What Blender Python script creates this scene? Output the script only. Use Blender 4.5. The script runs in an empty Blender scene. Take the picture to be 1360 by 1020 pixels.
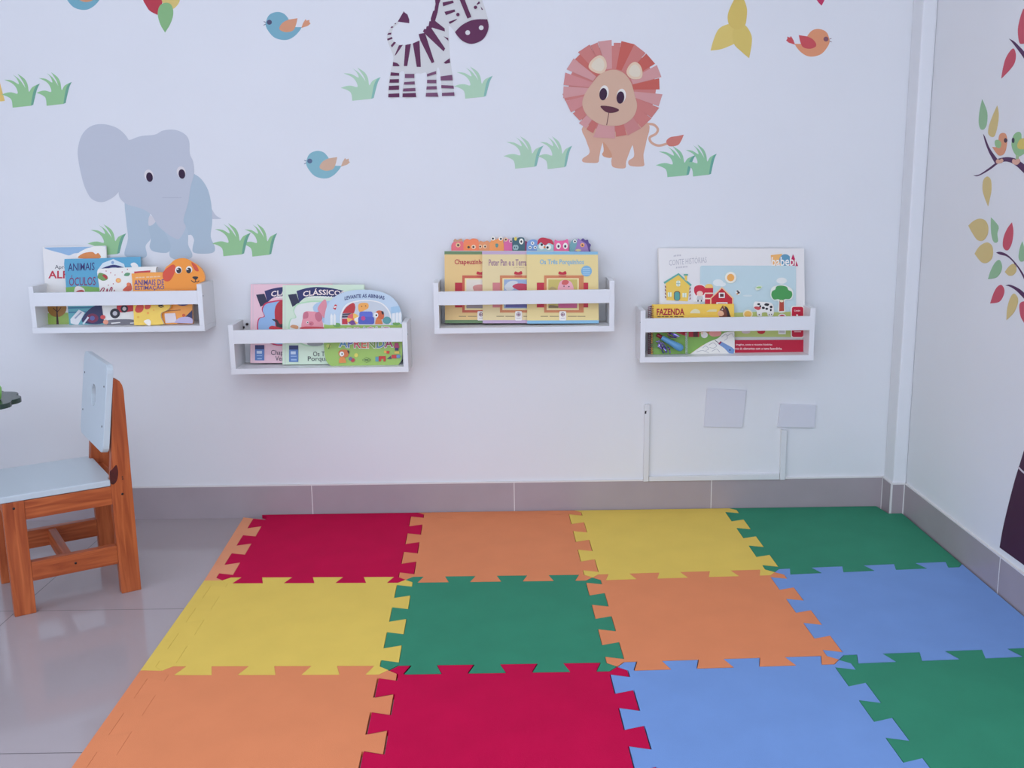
import bpy, bmesh, math, random
from mathutils import Vector, Matrix
random.seed(4)
S = bpy.context.scene
COL = S.collection
# ------------------------------------------------------------------ camera
F_PX = 1344.58
CAM = Vector((0.27328, -3.14475, 1.06584))
YAW, PITCH, ROLL = -0.000878, 0.199521, 0.013764
c_, s_ = math.cos, math.sin
RZ = Matrix(((c_(YAW), -s_(YAW), 0), (s_(YAW), c_(YAW), 0), (0, 0, 1)))
RX = Matrix(((1, 0, 0), (0, c_(PITCH), s_(PITCH)), (0, -s_(PITCH), c_(PITCH))))
RY = Matrix(((c_(ROLL), 0, s_(ROLL)), (0, 1, 0), (-s_(ROLL), 0, c_(ROLL))))
RM = RZ @ RX @ RY
cam_d = bpy.data.cameras.new('camera')
cam = bpy.data.objects.new('camera', cam_d)
COL.objects.link(cam)
right, fwd, up = RM.col[0], RM.col[1], RM.col[2]
cam.matrix_world = Matrix(((right[0], up[0], -fwd[0], CAM[0]), (right[1], up[1], -fwd[1], CAM[1]),
                           (right[2], up[2], -fwd[2], CAM[2]), (0, 0, 0, 1)))
cam_d.sensor_width = 36.0
cam_d.lens = F_PX / 1360 * 36.0
cam_d.clip_start = 0.02
S.camera = cam
# ------------------------------------------------------------------ light
S.view_settings.view_transform = 'Standard'
S.view_settings.look = 'None'
S.view_settings.gamma = 1.0
S.view_settings.use_curve_mapping = False
S.view_settings.exposure = 0.54
world = bpy.data.worlds.new('daylight')
S.world = world
world.use_nodes = True
bg = world.node_tree.nodes['Background']
bg.inputs['Color'].default_value = (0.68, 0.785, 1.01, 1)
bg.inputs['Strength'].default_value = 1.7


def area(name, loc, rot, sx, sy, power, colr):
    d = bpy.data.lights.new(name, 'AREA')
    d.shape = 'RECTANGLE'
    d.size, d.size_y, d.energy, d.color = sx, sy, power, colr
    o = bpy.data.objects.new(name, d)
    o.location, o.rotation_euler = loc, rot
    COL.objects.link(o)
    return o


CEIL = 2.65
area('ceiling_lamp', (0.3, -2.1, CEIL - 0.02), (0, 0, 0), 1.2, 0.6, 5, (0.84, 0.90, 1.02))
area('ceiling_lamp', (0.3, -3.3, CEIL - 0.02), (0, 0, 0), 1.2, 0.6, 17, (0.84, 0.90, 1.02))

# ------------------------------------------------------------------ helpers: materials
ILL = (0.74, 0.78, 0.95)      # how brightly the room's light shows a white surface


def lin(v):
    v /= 255.0
    return v / 12.92 if v <= 0.04045 else ((v + 0.055) / 1.055) ** 2.4


def paint(r, g, b):
    return tuple(min(0.93, max(0.004, lin(v) / k)) for v, k in zip((r, g, b), ILL)) + (1,)


MATS = {}


def new_mat(name, base, rough=0.6, spec=0.4):
    m = bpy.data.materials.new(name)
    m.use_nodes = True
    p = m.node_tree.nodes['Principled BSDF']
    p.inputs['Base Color'].default_value = base
    p.inputs['Roughness'].default_value = rough
    p.inputs['Specular IOR Level'].default_value = spec
    return m, m.node_tree, p


def ink(r, g, b, rough=0.38, spec=0.4):
    r, g, b = r * 0.9, g * 0.9, b * 0.91
    k = (r, g, b, rough, spec)
    if k not in MATS:
        MATS[k] = new_mat('print_%02x%02x%02x' % (int(r), int(g), int(b)), paint(r, g, b), rough, spec)[0]
    return MATS[k]


def noisy(name, rgb, rough, scale, amount, bump=0.0, bscale=200, spec=0.4, stretch=(1, 1, 1), dist=0.001):
    m, nt, p = new_mat(name, paint(*rgb), rough, spec)
    N, L = nt.nodes, nt.links
    tc = N.new('ShaderNodeTexCoord')
    mp = N.new('ShaderNodeMapping')
    mp.inputs['Scale'].default_value = stretch
    L.new(tc.outputs['Object'], mp.inputs['Vector'])
    nz = N.new('ShaderNodeTexNoise')
    nz.inputs['Scale'].default_value = scale
    nz.inputs['Detail'].default_value = 4
    L.new(mp.outputs['Vector'], nz.inputs['Vector'])
    r = N.new('ShaderNodeMapRange')
    r.inputs['From Min'].default_value, r.inputs['From Max'].default_value = 0.3, 0.7
    r.inputs['To Min'].default_value, r.inputs['To Max'].default_value = 1 - amount, 1 + amount
    L.new(nz.outputs['Fac'], r.inputs['Value'])
    mx = N.new('ShaderNodeVectorMath')
    mx.operation = 'SCALE'
    mx.inputs[0].default_value = paint(*rgb)[:3]
    L.new(r.outputs['Result'], mx.inputs['Scale'])
    L.new(mx.outputs['Vector'], p.inputs['Base Color'])
    if bump:
        n2 = N.new('ShaderNodeTexNoise')
        n2.inputs['Scale'].default_value = bscale
        n2.inputs['Detail'].default_value = 3
        L.new(tc.outputs['Object'], n2.inputs['Vector'])
        bp = N.new('ShaderNodeBump')
        bp.inputs['Strength'].default_value = bump
        bp.inputs['Distance'].default_value = dist
        L.new(n2.outputs['Fac'], bp.inputs['Height'])
        L.new(bp.outputs['Normal'], p.inputs['Normal'])
    return m


WALL = noisy('wall_paint', (197, 201, 219), 0.75, 3.0, 0.012, 0.25, 60, 0.25)
CEILM = noisy('ceiling_paint', (207, 211, 228), 0.8, 3.0, 0.01)
SHELFW = noisy('white_lacquer', (199, 203, 221), 0.4, 8.0, 0.01)
BASEB = noisy('grey_porcelain', (146, 138, 153), 0.22, 6.0, 0.04)
GROUTW = new_mat('white_grout', paint(196, 196, 210), 0.7)[0]
PLASTIC = noisy('white_plastic', (187, 190, 212), 0.45, 8.0, 0.01)
TRUNK = noisy('pvc_trunking', (192, 196, 213), 0.4, 8.0, 0.02)
PAGES = noisy('page_edges', (200, 200, 210), 0.8, 150.0, 0.05, 0, 0, 0.3, (1, 8, 1))
METAL = new_mat('dark_metal', (0.05, 0.04, 0.04, 1), 0.4)[0]
METAL.node_tree.nodes['Principled BSDF'].inputs['Metallic'].default_value = 0.8
SEATB = noisy('pale_blue_lacquer', (168, 181, 202), 0.35, 5.0, 0.015)


def floor_mat():
    m, nt, p = new_mat('polished_tile', paint(150, 143, 157), 0.10, 0.5)
    N, L = nt.nodes, nt.links
    tc = N.new('ShaderNodeTexCoord')
    sx = N.new('ShaderNodeSeparateXYZ')
    L.new(tc.outputs['Object'], sx.inputs['Vector'])

    def math_(op, a, b=None):
        n = N.new('ShaderNodeMath')
        n.operation = op
        for i, v in enumerate((a, b)):
            if v is None:
                continue
            if isinstance(v, (int, float)):
                n.inputs[i].default_value = v
            else:
                L.new(v, n.inputs[i])
        return n.outputs[0]
    pitch = 0.664

    def line(v, off):
        k = math_('FLOORED_MODULO', math_('ADD', v, off + pitch / 2), pitch)
        return math_('LESS_THAN', math_('ABSOLUTE', math_('SUBTRACT', k, pitch / 2)), 0.0013)
    lx = line(sx.outputs['X'], 1.0)
    ly = math_('MULTIPLY', line(sx.outputs['Y'], 0.716), math_('LESS_THAN', sx.outputs['Y'], -0.3))
    g = math_('MAXIMUM', lx, ly)
    nz = N.new('ShaderNodeTexNoise')
    nz.inputs['Scale'].default_value = 2.5
    nz.inputs['Detail'].default_value = 6
    L.new(tc.outputs['Object'], nz.inputs['Vector'])
    r = N.new('ShaderNodeMapRange')
    r.inputs['To Min'].default_value, r.inputs['To Max'].default_value = 0.94, 1.06
    L.new(nz.outputs['Fac'], r.inputs['Value'])
    sc = N.new('ShaderNodeVectorMath')
    sc.operation = 'SCALE'
    sc.inputs[0].default_value = paint(150, 143, 157)[:3]
    L.new(r.outputs['Result'], sc.inputs['Scale'])
    mx = N.new('ShaderNodeMix')
    mx.data_type = 'RGBA'
    L.new(g, mx.inputs['Factor'])
    L.new(sc.outputs['Vector'], mx.inputs['A'])
    mx.inputs['B'].default_value = paint(92, 86, 96)
    L.new(mx.outputs['Result'], p.inputs['Base Color'])
    L.new(math_('ADD', math_('MULTIPLY', g, 0.5), 0.10), p.inputs['Roughness'])
    return m


def wood_mat(name, axis):
    m, nt, p = new_mat(name, paint(150, 76, 42), 0.42)
    N, L = nt.nodes, nt.links
    tc = N.new('ShaderNodeTexCoord')
    mp = N.new('ShaderNodeMapping')
    sc = [30, 30, 30]
    sc[axis] = 2.2
    mp.inputs['Scale'].default_value = sc
    L.new(tc.outputs['Object'], mp.inputs['Vector'])
    nz = N.new('ShaderNodeTexNoise')
    nz.inputs['Scale'].default_value = 2.0
    nz.inputs['Detail'].default_value = 5
    nz.inputs['Distortion'].default_value = 1.2
    L.new(mp.outputs['Vector'], nz.inputs['Vector'])
    cr = N.new('ShaderNodeValToRGB')
    e = cr.color_ramp.elements
    e[0].position, e[0].color = 0.28, paint(126, 56, 28)
    e[1].position, e[1].color = 0.72, paint(170, 92, 54)
    k = cr.color_ramp.elements.new(0.5)
    k.color = paint(150, 75, 41)
    L.new(nz.outputs['Fac'], cr.inputs['Fac'])
    L.new(cr.outputs['Color'], p.inputs['Base Color'])
    return m


FLOORM = floor_mat()
WOODX, WOODY, WOODZ = (wood_mat('pine_grain_%s' % n, i) for i, n in enumerate(('along', 'across', 'upright')))

FOAM = {'red': noisy('red_foam', (172, 4, 68), 0.8, 9.0, 0.05, 0.5, 700, 0.08),
        'orange': noisy('orange_foam', (200, 124, 90), 0.75, 9.0, 0.03, 0.4, 700, 0.16),
        'yellow': noisy('yellow_foam', (203, 178, 90), 0.75, 9.0, 0.03, 0.4, 700, 0.16),
        'green': noisy('green_foam', (46, 122, 102), 0.75, 9.0, 0.05, 0.4, 700, 0.16),
        'blue': noisy('blue_foam', (103, 137, 203), 0.75, 9.0, 0.03, 0.4, 700, 0.16),
        'peach': noisy('peach_foam', (206, 140, 112), 0.75, 9.0, 0.03, 0.4, 700, 0.16)}

# ------------------------------------------------------------------ helpers: objects


def mesh_obj(name, verts, faces, mats, fm=None, parent=None, origin=(0, 0, 0)):
    me = bpy.data.meshes.new(name)
    o0 = Vector(origin)
    me.from_pydata([tuple(Vector(v) - o0) for v in verts], [], faces)
    for m in (mats if isinstance(mats, (list, tuple)) else [mats]):
        me.materials.append(m)
    if fm:
        me.polygons.foreach_set('material_index', fm)
    me.update()
    o = bpy.data.objects.new(name, me)
    COL.objects.link(o)
    if parent:
        o.parent = parent
    else:
        o.location = o0
    return o


def tag(o, label, cat, group=None, kind=None):
    if label:
        o['label'] = label
    if cat:
        o['category'] = cat
    if group:
        o['group'] = group
    if kind:
        o['kind'] = kind
    return o


def thing(name, label, cat, loc=(0, 0, 0), rz=0.0, group=None):
    o = bpy.data.objects.new(name, None)
    o.empty_display_size = 0.05
    COL.objects.link(o)
    o.location = loc
    o.rotation_euler = (0, 0, rz)
    return tag(o, label, cat, group)


def finish(o, bevel=0.0, seg=2, smooth=False):
    bm = bmesh.new()
    bm.from_mesh(o.data)
    bmesh.ops.recalc_face_normals(bm, faces=bm.faces)
    if bevel:
        es = [e for e in bm.edges if len(e.link_faces) == 2 and e.calc_face_angle(0) > 0.6]
        bmesh.ops.bevel(bm, geom=es, offset=bevel, segments=seg, affect='EDGES', profile=0.6)
    if smooth:
        for f in bm.faces:
            f.smooth = True
    bm.to_mesh(o.data)
    bm.free()
    return o


BOXF = [(0, 3, 2, 1), (4, 5, 6, 7), (0, 1, 5, 4), (1, 2, 6, 5), (2, 3, 7, 6), (3, 0, 4, 7)]


def box(name, x0, x1, y0, y1, z0, z1, mat, parent=None, bevel=0.0, origin=None):
    v = [(x0, y0, z0), (x1, y0, z0), (x1, y1, z0), (x0, y1, z0), (x0, y0, z1), (x1, y0, z1), (x1, y1, z1), (x0, y1, z1)]
    if origin is None:
        origin = (0, 0, 0) if parent else ((x0 + x1) / 2, (y0 + y1) / 2, z0)
    o = mesh_obj(name, v, BOXF, mat, None, parent, origin)
    return finish(o, bevel)


def prism(name, pts, axis, a, b, mat, parent=None, bevel=0.0, origin=(0, 0, 0)):
    """polygon pts in the two other axes, extruded along axis from a to b"""
    def P(u, v, w):
        return {0: (w, u, v), 1: (u, w, v), 2: (u, v, w)}[axis]
    n = len(pts)
    vs = [P(u, v, a) for u, v in pts] + [P(u, v, b) for u, v in pts]
    fs = [tuple(range(n)), tuple(range(2 * n - 1, n - 1, -1))] + [(i, i + n, (i + 1) % n + n, (i + 1) % n) for i in range(n)]
    return finish(mesh_obj(name, vs, fs, mat, None, parent, origin), bevel)


def tube(name, pts, r, mat, parent=None, n=8, origin=(0, 0, 0)):
    vs, fs = [], []
    pts = [Vector(p) for p in pts]
    for i, p in enumerate(pts):
        t = (pts[min(i + 1, len(pts) - 1)] - pts[max(i - 1, 0)]).normalized()
        a = t.orthogonal().normalized() if i == 0 else (a - t * a.dot(t)).normalized()
        b = t.cross(a)
        rr = r[i] if isinstance(r, (list, tuple)) else r
        for k in range(n):
            q = 2 * math.pi * k / n
            vs.append(p + (a * math.cos(q) + b * math.sin(q)) * rr)
    for i in range(len(pts) - 1):
        for k in range(n):
            fs.append((i * n + k, i * n + (k + 1) % n, (i + 1) * n + (k + 1) % n, (i + 1) * n + k))
    fs += [tuple(range(n - 1, -1, -1)), tuple(range((len(pts) - 1) * n, len(pts) * n))]
    return finish(mesh_obj(name, vs, fs, mat, None, parent, origin), 0, 2, True)


# ------------------------------------------------------------------ helpers: measuring the place from the photograph


def ray(px, py):
    return RM @ Vector(((px - 680) / F_PX, 1.0, -(py - 510) / F_PX))


class Plane:
    """a real surface in the room: a point on it and its outward normal"""

    def __init__(self, p, n):
        self.p, self.n = Vector(p), Vector(n).normalized()

    def at(self, px, py, lift=0.0):
        d = ray(px, py)
        t = (self.p - CAM).dot(self.n) / d.dot(self.n)
        return CAM + d * t + self.n * lift


XR = 1.517
COLX, COLY = 1.474, -0.078          # the narrow column in the corner
BACK = Plane((0, 0, 0), (0, -1, 0))
RIGHT = Plane((XR, 0, 0), (-1, 0, 0))


def crop(x0, y0, s):
    return lambda *q: [(x0 + u / s, y0 + v / s) for u, v in q]


def smooth(pts, n=5, corners=()):
    """closed curve through pts (Catmull-Rom), sharp at the given indices"""
    m, out = len(pts), []
    for i in range(m):
        p0, p1, p2, p3 = pts[(i - 1) % m], pts[i], pts[(i + 1) % m], pts[(i + 2) % m]
        if i in corners:
            p0 = p1
        if (i + 1) % m in corners:
            p3 = p2
        for k in range(n):
            t = k / n
            out.append(tuple(0.5 * (2 * b + (c - a) * t + (2 * a - 5 * b + 4 * c - d) * t * t + (3 * b - a - 3 * c + d) * t ** 3)
                             for a, b, c, d in zip(p0, p1, p2, p3)))
    return out


def ell(cx, cy, rx, ry=None, rot=0.0, n=20):
    ry = rx if ry is None else ry
    c, s = math.cos(rot), math.sin(rot)
    return [(cx + rx * math.cos(a) * c - ry * math.sin(a) * s, cy + rx * math.cos(a) * s + ry * math.sin(a) * c)
            for a in (2 * math.pi * i / n for i in range(n))]


def rect(x0, y0, x1, y1):
    return [(x0, y0), (x1, y0), (x1, y1), (x0, y1)]


def rrect(x0, y0, x1, y1, r):
    out = []
    for cx, cy, a0 in ((x1 - r, y0 + r, -90), (x1 - r, y1 - r, 0), (x0 + r, y1 - r, 90), (x0 + r, y0 + r, 180)):
        out += [(cx + r * math.cos(math.radians(a0 + k * 22.5)), cy + r * math.sin(math.radians(a0 + k * 22.5))) for k in range(5)]
    return out


def stroke(pts, w):
    """ribbon along pts; w a width or one width per point"""
    L, R = [], []
    for i, (x, y) in enumerate(pts):
        a, b = pts[max(i - 1, 0)], pts[min(i + 1, len(pts) - 1)]
        dx, dy = b[0] - a[0], b[1] - a[1]
        k = math.hypot(dx, dy) or 1
        if isinstance(w, (list, tuple)):
            f = i / (len(pts) - 1) * (len(w) - 1)
            j = min(int(f), len(w) - 2)
            ww = (w[j] + (w[j + 1] - w[j]) * (f - j)) / 2
        else:
            ww = w / 2
        L.append((x - dy / k * ww, y + dx / k * ww))
        R.append((x + dy / k * ww, y - dx / k * ww))
    return L + R[::-1]


def open_curve(pts, n=5):
    out = []
    for i in range(len(pts) - 1):
        p0, p1, p2, p3 = pts[max(i - 1, 0)], pts[i], pts[i + 1], pts[min(i + 2, len(pts) - 1)]
        for k in range(n):
            t = k / n
            out.append(tuple(0.5 * (2 * b + (c - a) * t + (2 * a - 5 * b + 4 * c - d) * t * t + (3 * b - a - 3 * c + d) * t ** 3)
                             for a, b, c, d in zip(p0, p1, p2, p3)))
    return out + [pts[-1]]


class Print:
    """flat printed or cut-vinyl shapes on a surface, stacked in thin films"""
    STEP = 0.00007

    def __init__(self, plane, cr=None, parent=None, start=0.0002):
        self.plane, self.lift, self.parent = plane, start, parent
        self.cr = cr or crop(0, 0, 1)
        self.o = tuple(parent.location) if parent else (0, 0, 0)

    def add(self, name, *shapes, skirt=False, parent=None, label=None):
        """shapes: (outline, material) pairs in crop pixels; one mesh"""
        vs, fs, fm, mats = [], [], [], []
        pts0 = None
        for outline, m in shapes:
            if m not in mats:
                mats.append(m)
            self.lift += self.STEP
            q = [self.plane.at(*p, self.lift) for p in self.cr(*outline)]
            b = len(vs)
            vs += q
            nrm = Vector((0, 0, 0))
            for i in range(len(q)):
                nrm += (q[i] - q[0]).cross(q[(i + 1) % len(q)] - q[0])
            idx = list(range(b, b + len(q)))
            if nrm.dot(self.plane.n) < 0:
                idx.reverse()
            fs.append(tuple(idx))
            fm.append(mats.index(m))
            if skirt:
                b2 = len(vs)
                vs += [v - self.plane.n * (self.lift - 0.00003) for v in q]
                for i in range(len(q)):
                    j = (i + 1) % len(q)
                    fs.append((b + i, b + j, b2 + j, b2 + i))
                    fm.append(mats.index(m))
        par = parent or self.parent
        origin = self.o if par else tuple(sum((Vector(v) for v in vs), Vector()) / len(vs))
        o = mesh_obj(name, vs, fs, mats, fm, par, origin)
        if label:
            o['label'] = label
        return o

    def text(self, name, s, x0, y0, x1, y1, mat, bold=0.0, slope=0.0, arc=0.0, spacing=1.0, colours=None):
        """letters fitted into the box x0..x1, y0 (top) .. y1 (bottom); slope/arc bend the line"""
        cu = bpy.data.curves.new('lettering', 'FONT')
        cu.body = s
        cu.resolution_u = 2
        cu.offset = bold
        cu.space_character = spacing
        tmp = bpy.data.objects.new('lettering', cu)
        me = bpy.data.meshes.new_from_object(tmp)
        vx = [v.co.copy() for v in me.vertices]
        fs = [tuple(p.vertices) for p in me.polygons]
        bpy.data.objects.remove(tmp)
        bpy.data.meshes.remove(me)
        ax, bx = min(v.x for v in vx), max(v.x for v in vx)
        ay, by = min(v.y for v in vx), max(v.y for v in vx)
        self.lift += self.STEP
        out = []
        for v in vx:
            u = (v.x - ax) / (bx - ax)
            w = (v.y - ay) / (by - ay)
            X = x0 + u * (x1 - x0)
            Y = y1 + w * (y0 - y1) + slope * (u - 0.5) + arc * (4 * (u - 0.5) ** 2)
            out.append(self.plane.at(*self.cr((X, Y))[0], self.lift))
        mats, fm = [mat], None
        if colours:
            mats = colours
            fm = [min(len(colours) - 1, int((sum(vx[i].x for i in f) / len(f) - ax) / (bx - ax) * len(colours))) for f in fs]
        return mesh_obj(name, out, fs, mats, fm, self.parent, self.o)


# ------------------------------------------------------------------ the room
XL, YF = -2.6, -5.2
tag(box('floor', XL, XR + 0.1, YF, 0.1, -0.05, 0.0, FLOORM, origin=(0, 0, 0)), None, None, kind='structure')
tag(box('wall_back', XL, XR + 0.1, 0.0, 0.1, 0.0, CEIL, WALL, origin=(0, 0, 0)), None, None, kind='structure')
tag(box('wall_right', XR, XR + 0.1, YF, 0.0, 0.0, CEIL, WALL, origin=(0, 0, 0)), None, None, kind='structure')
tag(box('wall_left', XL - 0.1, XL, -1.75, 0.1, 0.0, CEIL, WALL, origin=(0, 0, 0)), None, None, kind='structure')  # out of view; cut short so more daylight reaches the right wall
tag(box('ceiling', XL - 0.1, XR + 0.1, YF, 0.1, CEIL, CEIL + 0.1, CEILM, origin=(0, 0, 0)), None, None, kind='structure')
tag(box('wall_column', COLX, XR, COLY, 0.0, 0.0, CEIL, WALL, None, 0.006, origin=(0, 0, 0)), None, None, kind='structure')

BT = 0.006
bb = box('baseboard_back', XL, COLX, -BT, 0, 0, 0.106, BASEB, origin=(0, 0, 0))
tag(bb, None, None, kind='structure')
for px in (415, 683, 944):
    x = BACK.at(px, 660).x
    box('grout_joint', x - 0.0012, x + 0.0012, -BT - 0.0006, -BT, 0, 0.1055, GROUTW, bb)
box('top_joint', XL, COLX, -BT - 0.0008, 0, 0.106, 0.110, GROUTW, bb)
bc = box('baseboard_column', COLX - BT, XR - BT, COLY - BT, -BT, 0, 0.106, BASEB, origin=(0, 0, 0))
tag(bc, None, None, kind='structure')
for x0, x1, y0, y1 in ((COLX - BT - 0.001, COLX - BT + 0.004, COLY - BT - 0.001, COLY - BT + 0.005),
                       (XR - BT - 0.004, XR - BT - 0.0005, COLY - BT - 0.001, COLY - BT + 0.002),
                       (COLX - BT - 0.001, COLX - BT + 0.001, -BT - 0.004, -BT)):
    box('grout_joint', x0, x1, y0, y1, 0, 0.1055, GROUTW, bc)
box('top_joint', COLX - BT - 0.001, XR - BT, COLY - BT - 0.001, -BT, 0.106, 0.110, GROUTW, bc)
br = box('baseboard_right', XR - BT, XR, YF, COLY - BT, 0, 0.106, BASEB, origin=(0, 0, 0))
tag(br, None, None, kind='structure')
RB_ = Plane((XR - BT, 0, 0), (-1, 0, 0))
y = RB_.at(1327, 760).y
for k in range(5):
    box('grout_joint', XR - BT - 0.0006, XR - BT, y - k * 0.664 - 0.0012, y - k * 0.664 + 0.0012, 0, 0.1055, GROUTW, br)
box('top_joint', XR - BT - 0.0008, XR, YF, COLY - BT, 0.106, 0.110, GROUTW, br)

# ------------------------------------------------------------------ foam puzzle mat
MT = 0.012
MATP = Plane((0, 0, MT), (0, 0, 1))


def W(px, py):
    p = MATP.at(px, py)
    return Vector((min(p.x, XR - 0.010), min(p.y, -0.012)))


NODE = [[W(351.8, 678.2), W(556.3, 676.5), W(762, 674), W(965, 670), W(1196.4, 679)],
        [W(295, 770.8), W(538.7, 770), W(786.8, 767), W(1029, 759.8), W(1281.5, 749)],
        [W(215, 890.8), W(515.8, 890), W(819.3, 885.3), W(1114.3, 876), W(1419, 864)]]
NODE.append([b + (b - a) for a, b in zip(NODE[1], NODE[2])])
OUT = [W(323.5, 687.2), W(271.2, 771), W(186.6, 890.3)]
OUT.append(OUT[2] + (OUT[2] - OUT[1]))
TH, DV = 0.0205, 0.013        # half a tooth's length; dovetail


def profile(flip):
    ms = (0.08, 0.22, 0.36, 0.50, 0.64, 0.78, 0.92)
    s = 1 if flip else -1
    out = [(0, 0), (0.035, s)]
    for m in ms:                       # s -> -s at m; the side at +1 is the first tile's tooth, wider at its tip
        out += [(m + DV, s), (m - DV, -s)]
        s = -s
    return out + [(0.965, s), (1, 0)]


def edge(a, b, flip, nrm):
    d = b - a
    n = Vector((-d.y, d.x)).normalized()
    if n.dot(Vector(nrm)) < 0:
        n = -n
    return [a + d * t + n * (o * TH) for t, o in profile(flip)]


def hedge(r, c):       # lower border of row r-1, left to right
    return edge(NODE[r][c], NODE[r][c + 1], False, (0, -1))


def vedge(r, c):       # border left of column c in row r, top to bottom
    return edge(NODE[r][c], NODE[r + 1][c], True, (1, 0))


def slab(name, poly, mat, scale, label, shift=(0, 0), tilt=0.0):
    cen = sum(poly, Vector((0, 0))) / len(poly)
    poly = [cen + (p - cen) * scale + Vector(shift) for p in poly]
    q = [poly[0]]
    for p in poly[1:]:
        if (p - q[-1]).length > 1e-4:
            q.append(p)
    if (q[0] - q[-1]).length < 1e-4:
        q.pop()
    n = len(q)
    vs = [(p.x, p.y, 0.0004) for p in q] + [(p.x, p.y, MT) for p in q]
    fs = [tuple(range(n)), tuple(range(2 * n - 1, n - 1, -1))] + [(i, i + n, (i + 1) % n + n, (i + 1) % n) for i in range(n)]
    o = mesh_obj(name, vs, fs, mat, None, None, (cen.x, cen.y, 0))
    bm = bmesh.new()
    bm.from_mesh(o.data)
    bmesh.ops.recalc_face_normals(bm, faces=bm.faces)
    bm.to_mesh(o.data)
    bm.free()
    return tag(o, label, 'foam mat', 'interlocking foam mat tiles')


TILES = [['red', 'orange', 'yellow', 'green'], ['yellow', 'green', 'orange', 'blue'], ['orange', 'red', 'blue', 'green']]
LAB = [['crimson foam puzzle tile at the back left corner of the mat by the wall',
        'orange foam puzzle tile against the back wall between the crimson and yellow tiles',
        'yellow foam puzzle tile against the back wall left of the corner green tile',
        'green foam puzzle tile pushed into the room corner beside the column'],
       ['yellow foam puzzle tile on the left edge of the mat, in the middle row',
        'green foam puzzle tile in the middle row between yellow and orange tiles',
        'orange foam puzzle tile in the middle row between green and blue tiles',
        'blue foam puzzle tile of the middle row along the right wall'],
       ['orange foam puzzle tile at the front left of the mat',
        'crimson foam puzzle tile in the front row between orange and blue tiles',
        'blue foam puzzle tile in the front row between crimson and green tiles',
        'green foam puzzle tile at the front right of the mat along the right wall']]
GAP = {(2, 1): (0.9935, (0.0015, 0)), (2, 2): (0.9945, (0.001, 0)), (2, 3): (0.9945, (0, 0)), (0, 0): (0.9965, (0, 0)), (0, 3): (0.9955, (0, 0.0006)), (0, 1): (0.9965, (0, 0))}
strip_y = NODE[0][1].y
for r in range(3):
    for c in range(4):
        if r:
            top = hedge(r, c)
        elif c == 3:
            top = [W(967, 671.5), W(1060, 669), W(1115, 667.6), W(1158, 666.8), W(1168, 671), W(1184, 673.5), NODE[0][4]]
            top = [Vector((p.x, min(p.y, COLY - 0.009)) if p.x > COLX - 0.012 else (p.x, p.y)) for p in top]
        else:
            top = [NODE[0][c], NODE[0][c + 1]]
            if c == 1:      # its border strip is a piece of its own
                a, b = NODE[0][1], NODE[0][2]
                da, db = (NODE[1][1] - a) * 0.085, (NODE[1][2] - b) * 0.085
                back = edge(a + da, b + db, False, (0, -1))
                mid = [p for p in back if a.x + 0.05 < p.x < b.x - 0.05]
                ia, ib = a + (b - a) * 0.085, b - (b - a) * 0.085
                top = [a, ia, ia + da * 0.9] + mid + [ib + db * 0.9, ib, b]
                poly = [ia, ib, ib + db * 0.9] + mid[::-1] + [ia + da * 0.9]
                tag(slab('foam_border_strip', poly, FOAM['orange'], 0.9975, 'orange foam border strip lying along the back wall'), None, None, 'foam mat border strips')
        rgt = [NODE[r][4], NODE[r + 1][4]] if c == 3 else vedge(r, c + 1)
        bot = hedge(r + 1, c)
        lft = vedge(r, c)
        poly = top + rgt[1:] + bot[::-1][1:] + lft[::-1][1:-1]
        sc, sh = GAP.get((r, c), (0.9975, (0, 0)))
        slab('foam_mat_tile', poly, FOAM[TILES[r][c]], sc, LAB[r][c], sh)
for r, (k, lab) in enumerate((('peach', 'peach foam border strip beside the crimson corner tile'),
                              ('yellow', 'yellow foam border strip along the left side of the mat'),
                              ('orange', 'orange foam border strip at the front left edge of the mat'))):
    e = vedge(r, 0)
    poly = [OUT[r]] + (e[2:] if r == 0 else e) + [OUT[r + 1]]
    tag(slab('foam_border_strip', poly, FOAM[k], 0.9985, lab), None, None, 'foam mat border strips')

# ------------------------------------------------------------------ wall shelves
SHD, BTH, STH = 0.12, 0.017, 0.015
FRONT = Plane((0, -SHD, 0), (0, -1, 0))
SHELF = []


def shelf(lab, bl, br_, top_y, rail, nails):
    a, b = FRONT.at(*bl), FRONT.at(*br_)
    x0, x1, z0 = a.x, b.x, (a.z + b.z) / 2
    zt = FRONT.at((bl[0] + br_[0]) / 2, top_y).z
    mx = (bl[0] + br_[0]) / 2
    r1, r0 = FRONT.at(mx, rail[0]).z, FRONT.at(mx, rail[1]).z
    t = thing('wall_shelf', lab, 'shelf', ((x0 + x1) / 2, 0, z0), 0, 'white wall-mounted book shelves')
    o = tuple(t.location)
    box('bottom_board', x0, x1, -SHD, -0.0005, z0, z0 + BTH, SHELFW, t, 0.0008, o)
    for s in (0, 1):
        xa = x0 + 0.0004 if s == 0 else x1 - STH - 0.0004
        sd = box('side_panel', xa, xa + STH, -SHD + 0.0006, -0.0005, z0 + BTH, zt, SHELFW, t, 0.0008, o)
        for zz in nails[s]:
            xx = xa - 0.0008 if s == 0 else xa + STH + 0.0008
            tube('nail_head', [(xx, -SHD + 0.008, zz * (zt - z0) + z0), (xa + STH / 2, -SHD + 0.008, zz * (zt - z0) + z0)], 0.0016, METAL, t, 8, o)
    box('front_rail', x0 + STH, x1 - STH, -SHD - 0.0002, -SHD + 0.012, r0, r1, SHELFW, t, 0.0008, o)
    SHELF.append((x0, x1, z0 + BTH, t))
    return t


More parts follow.
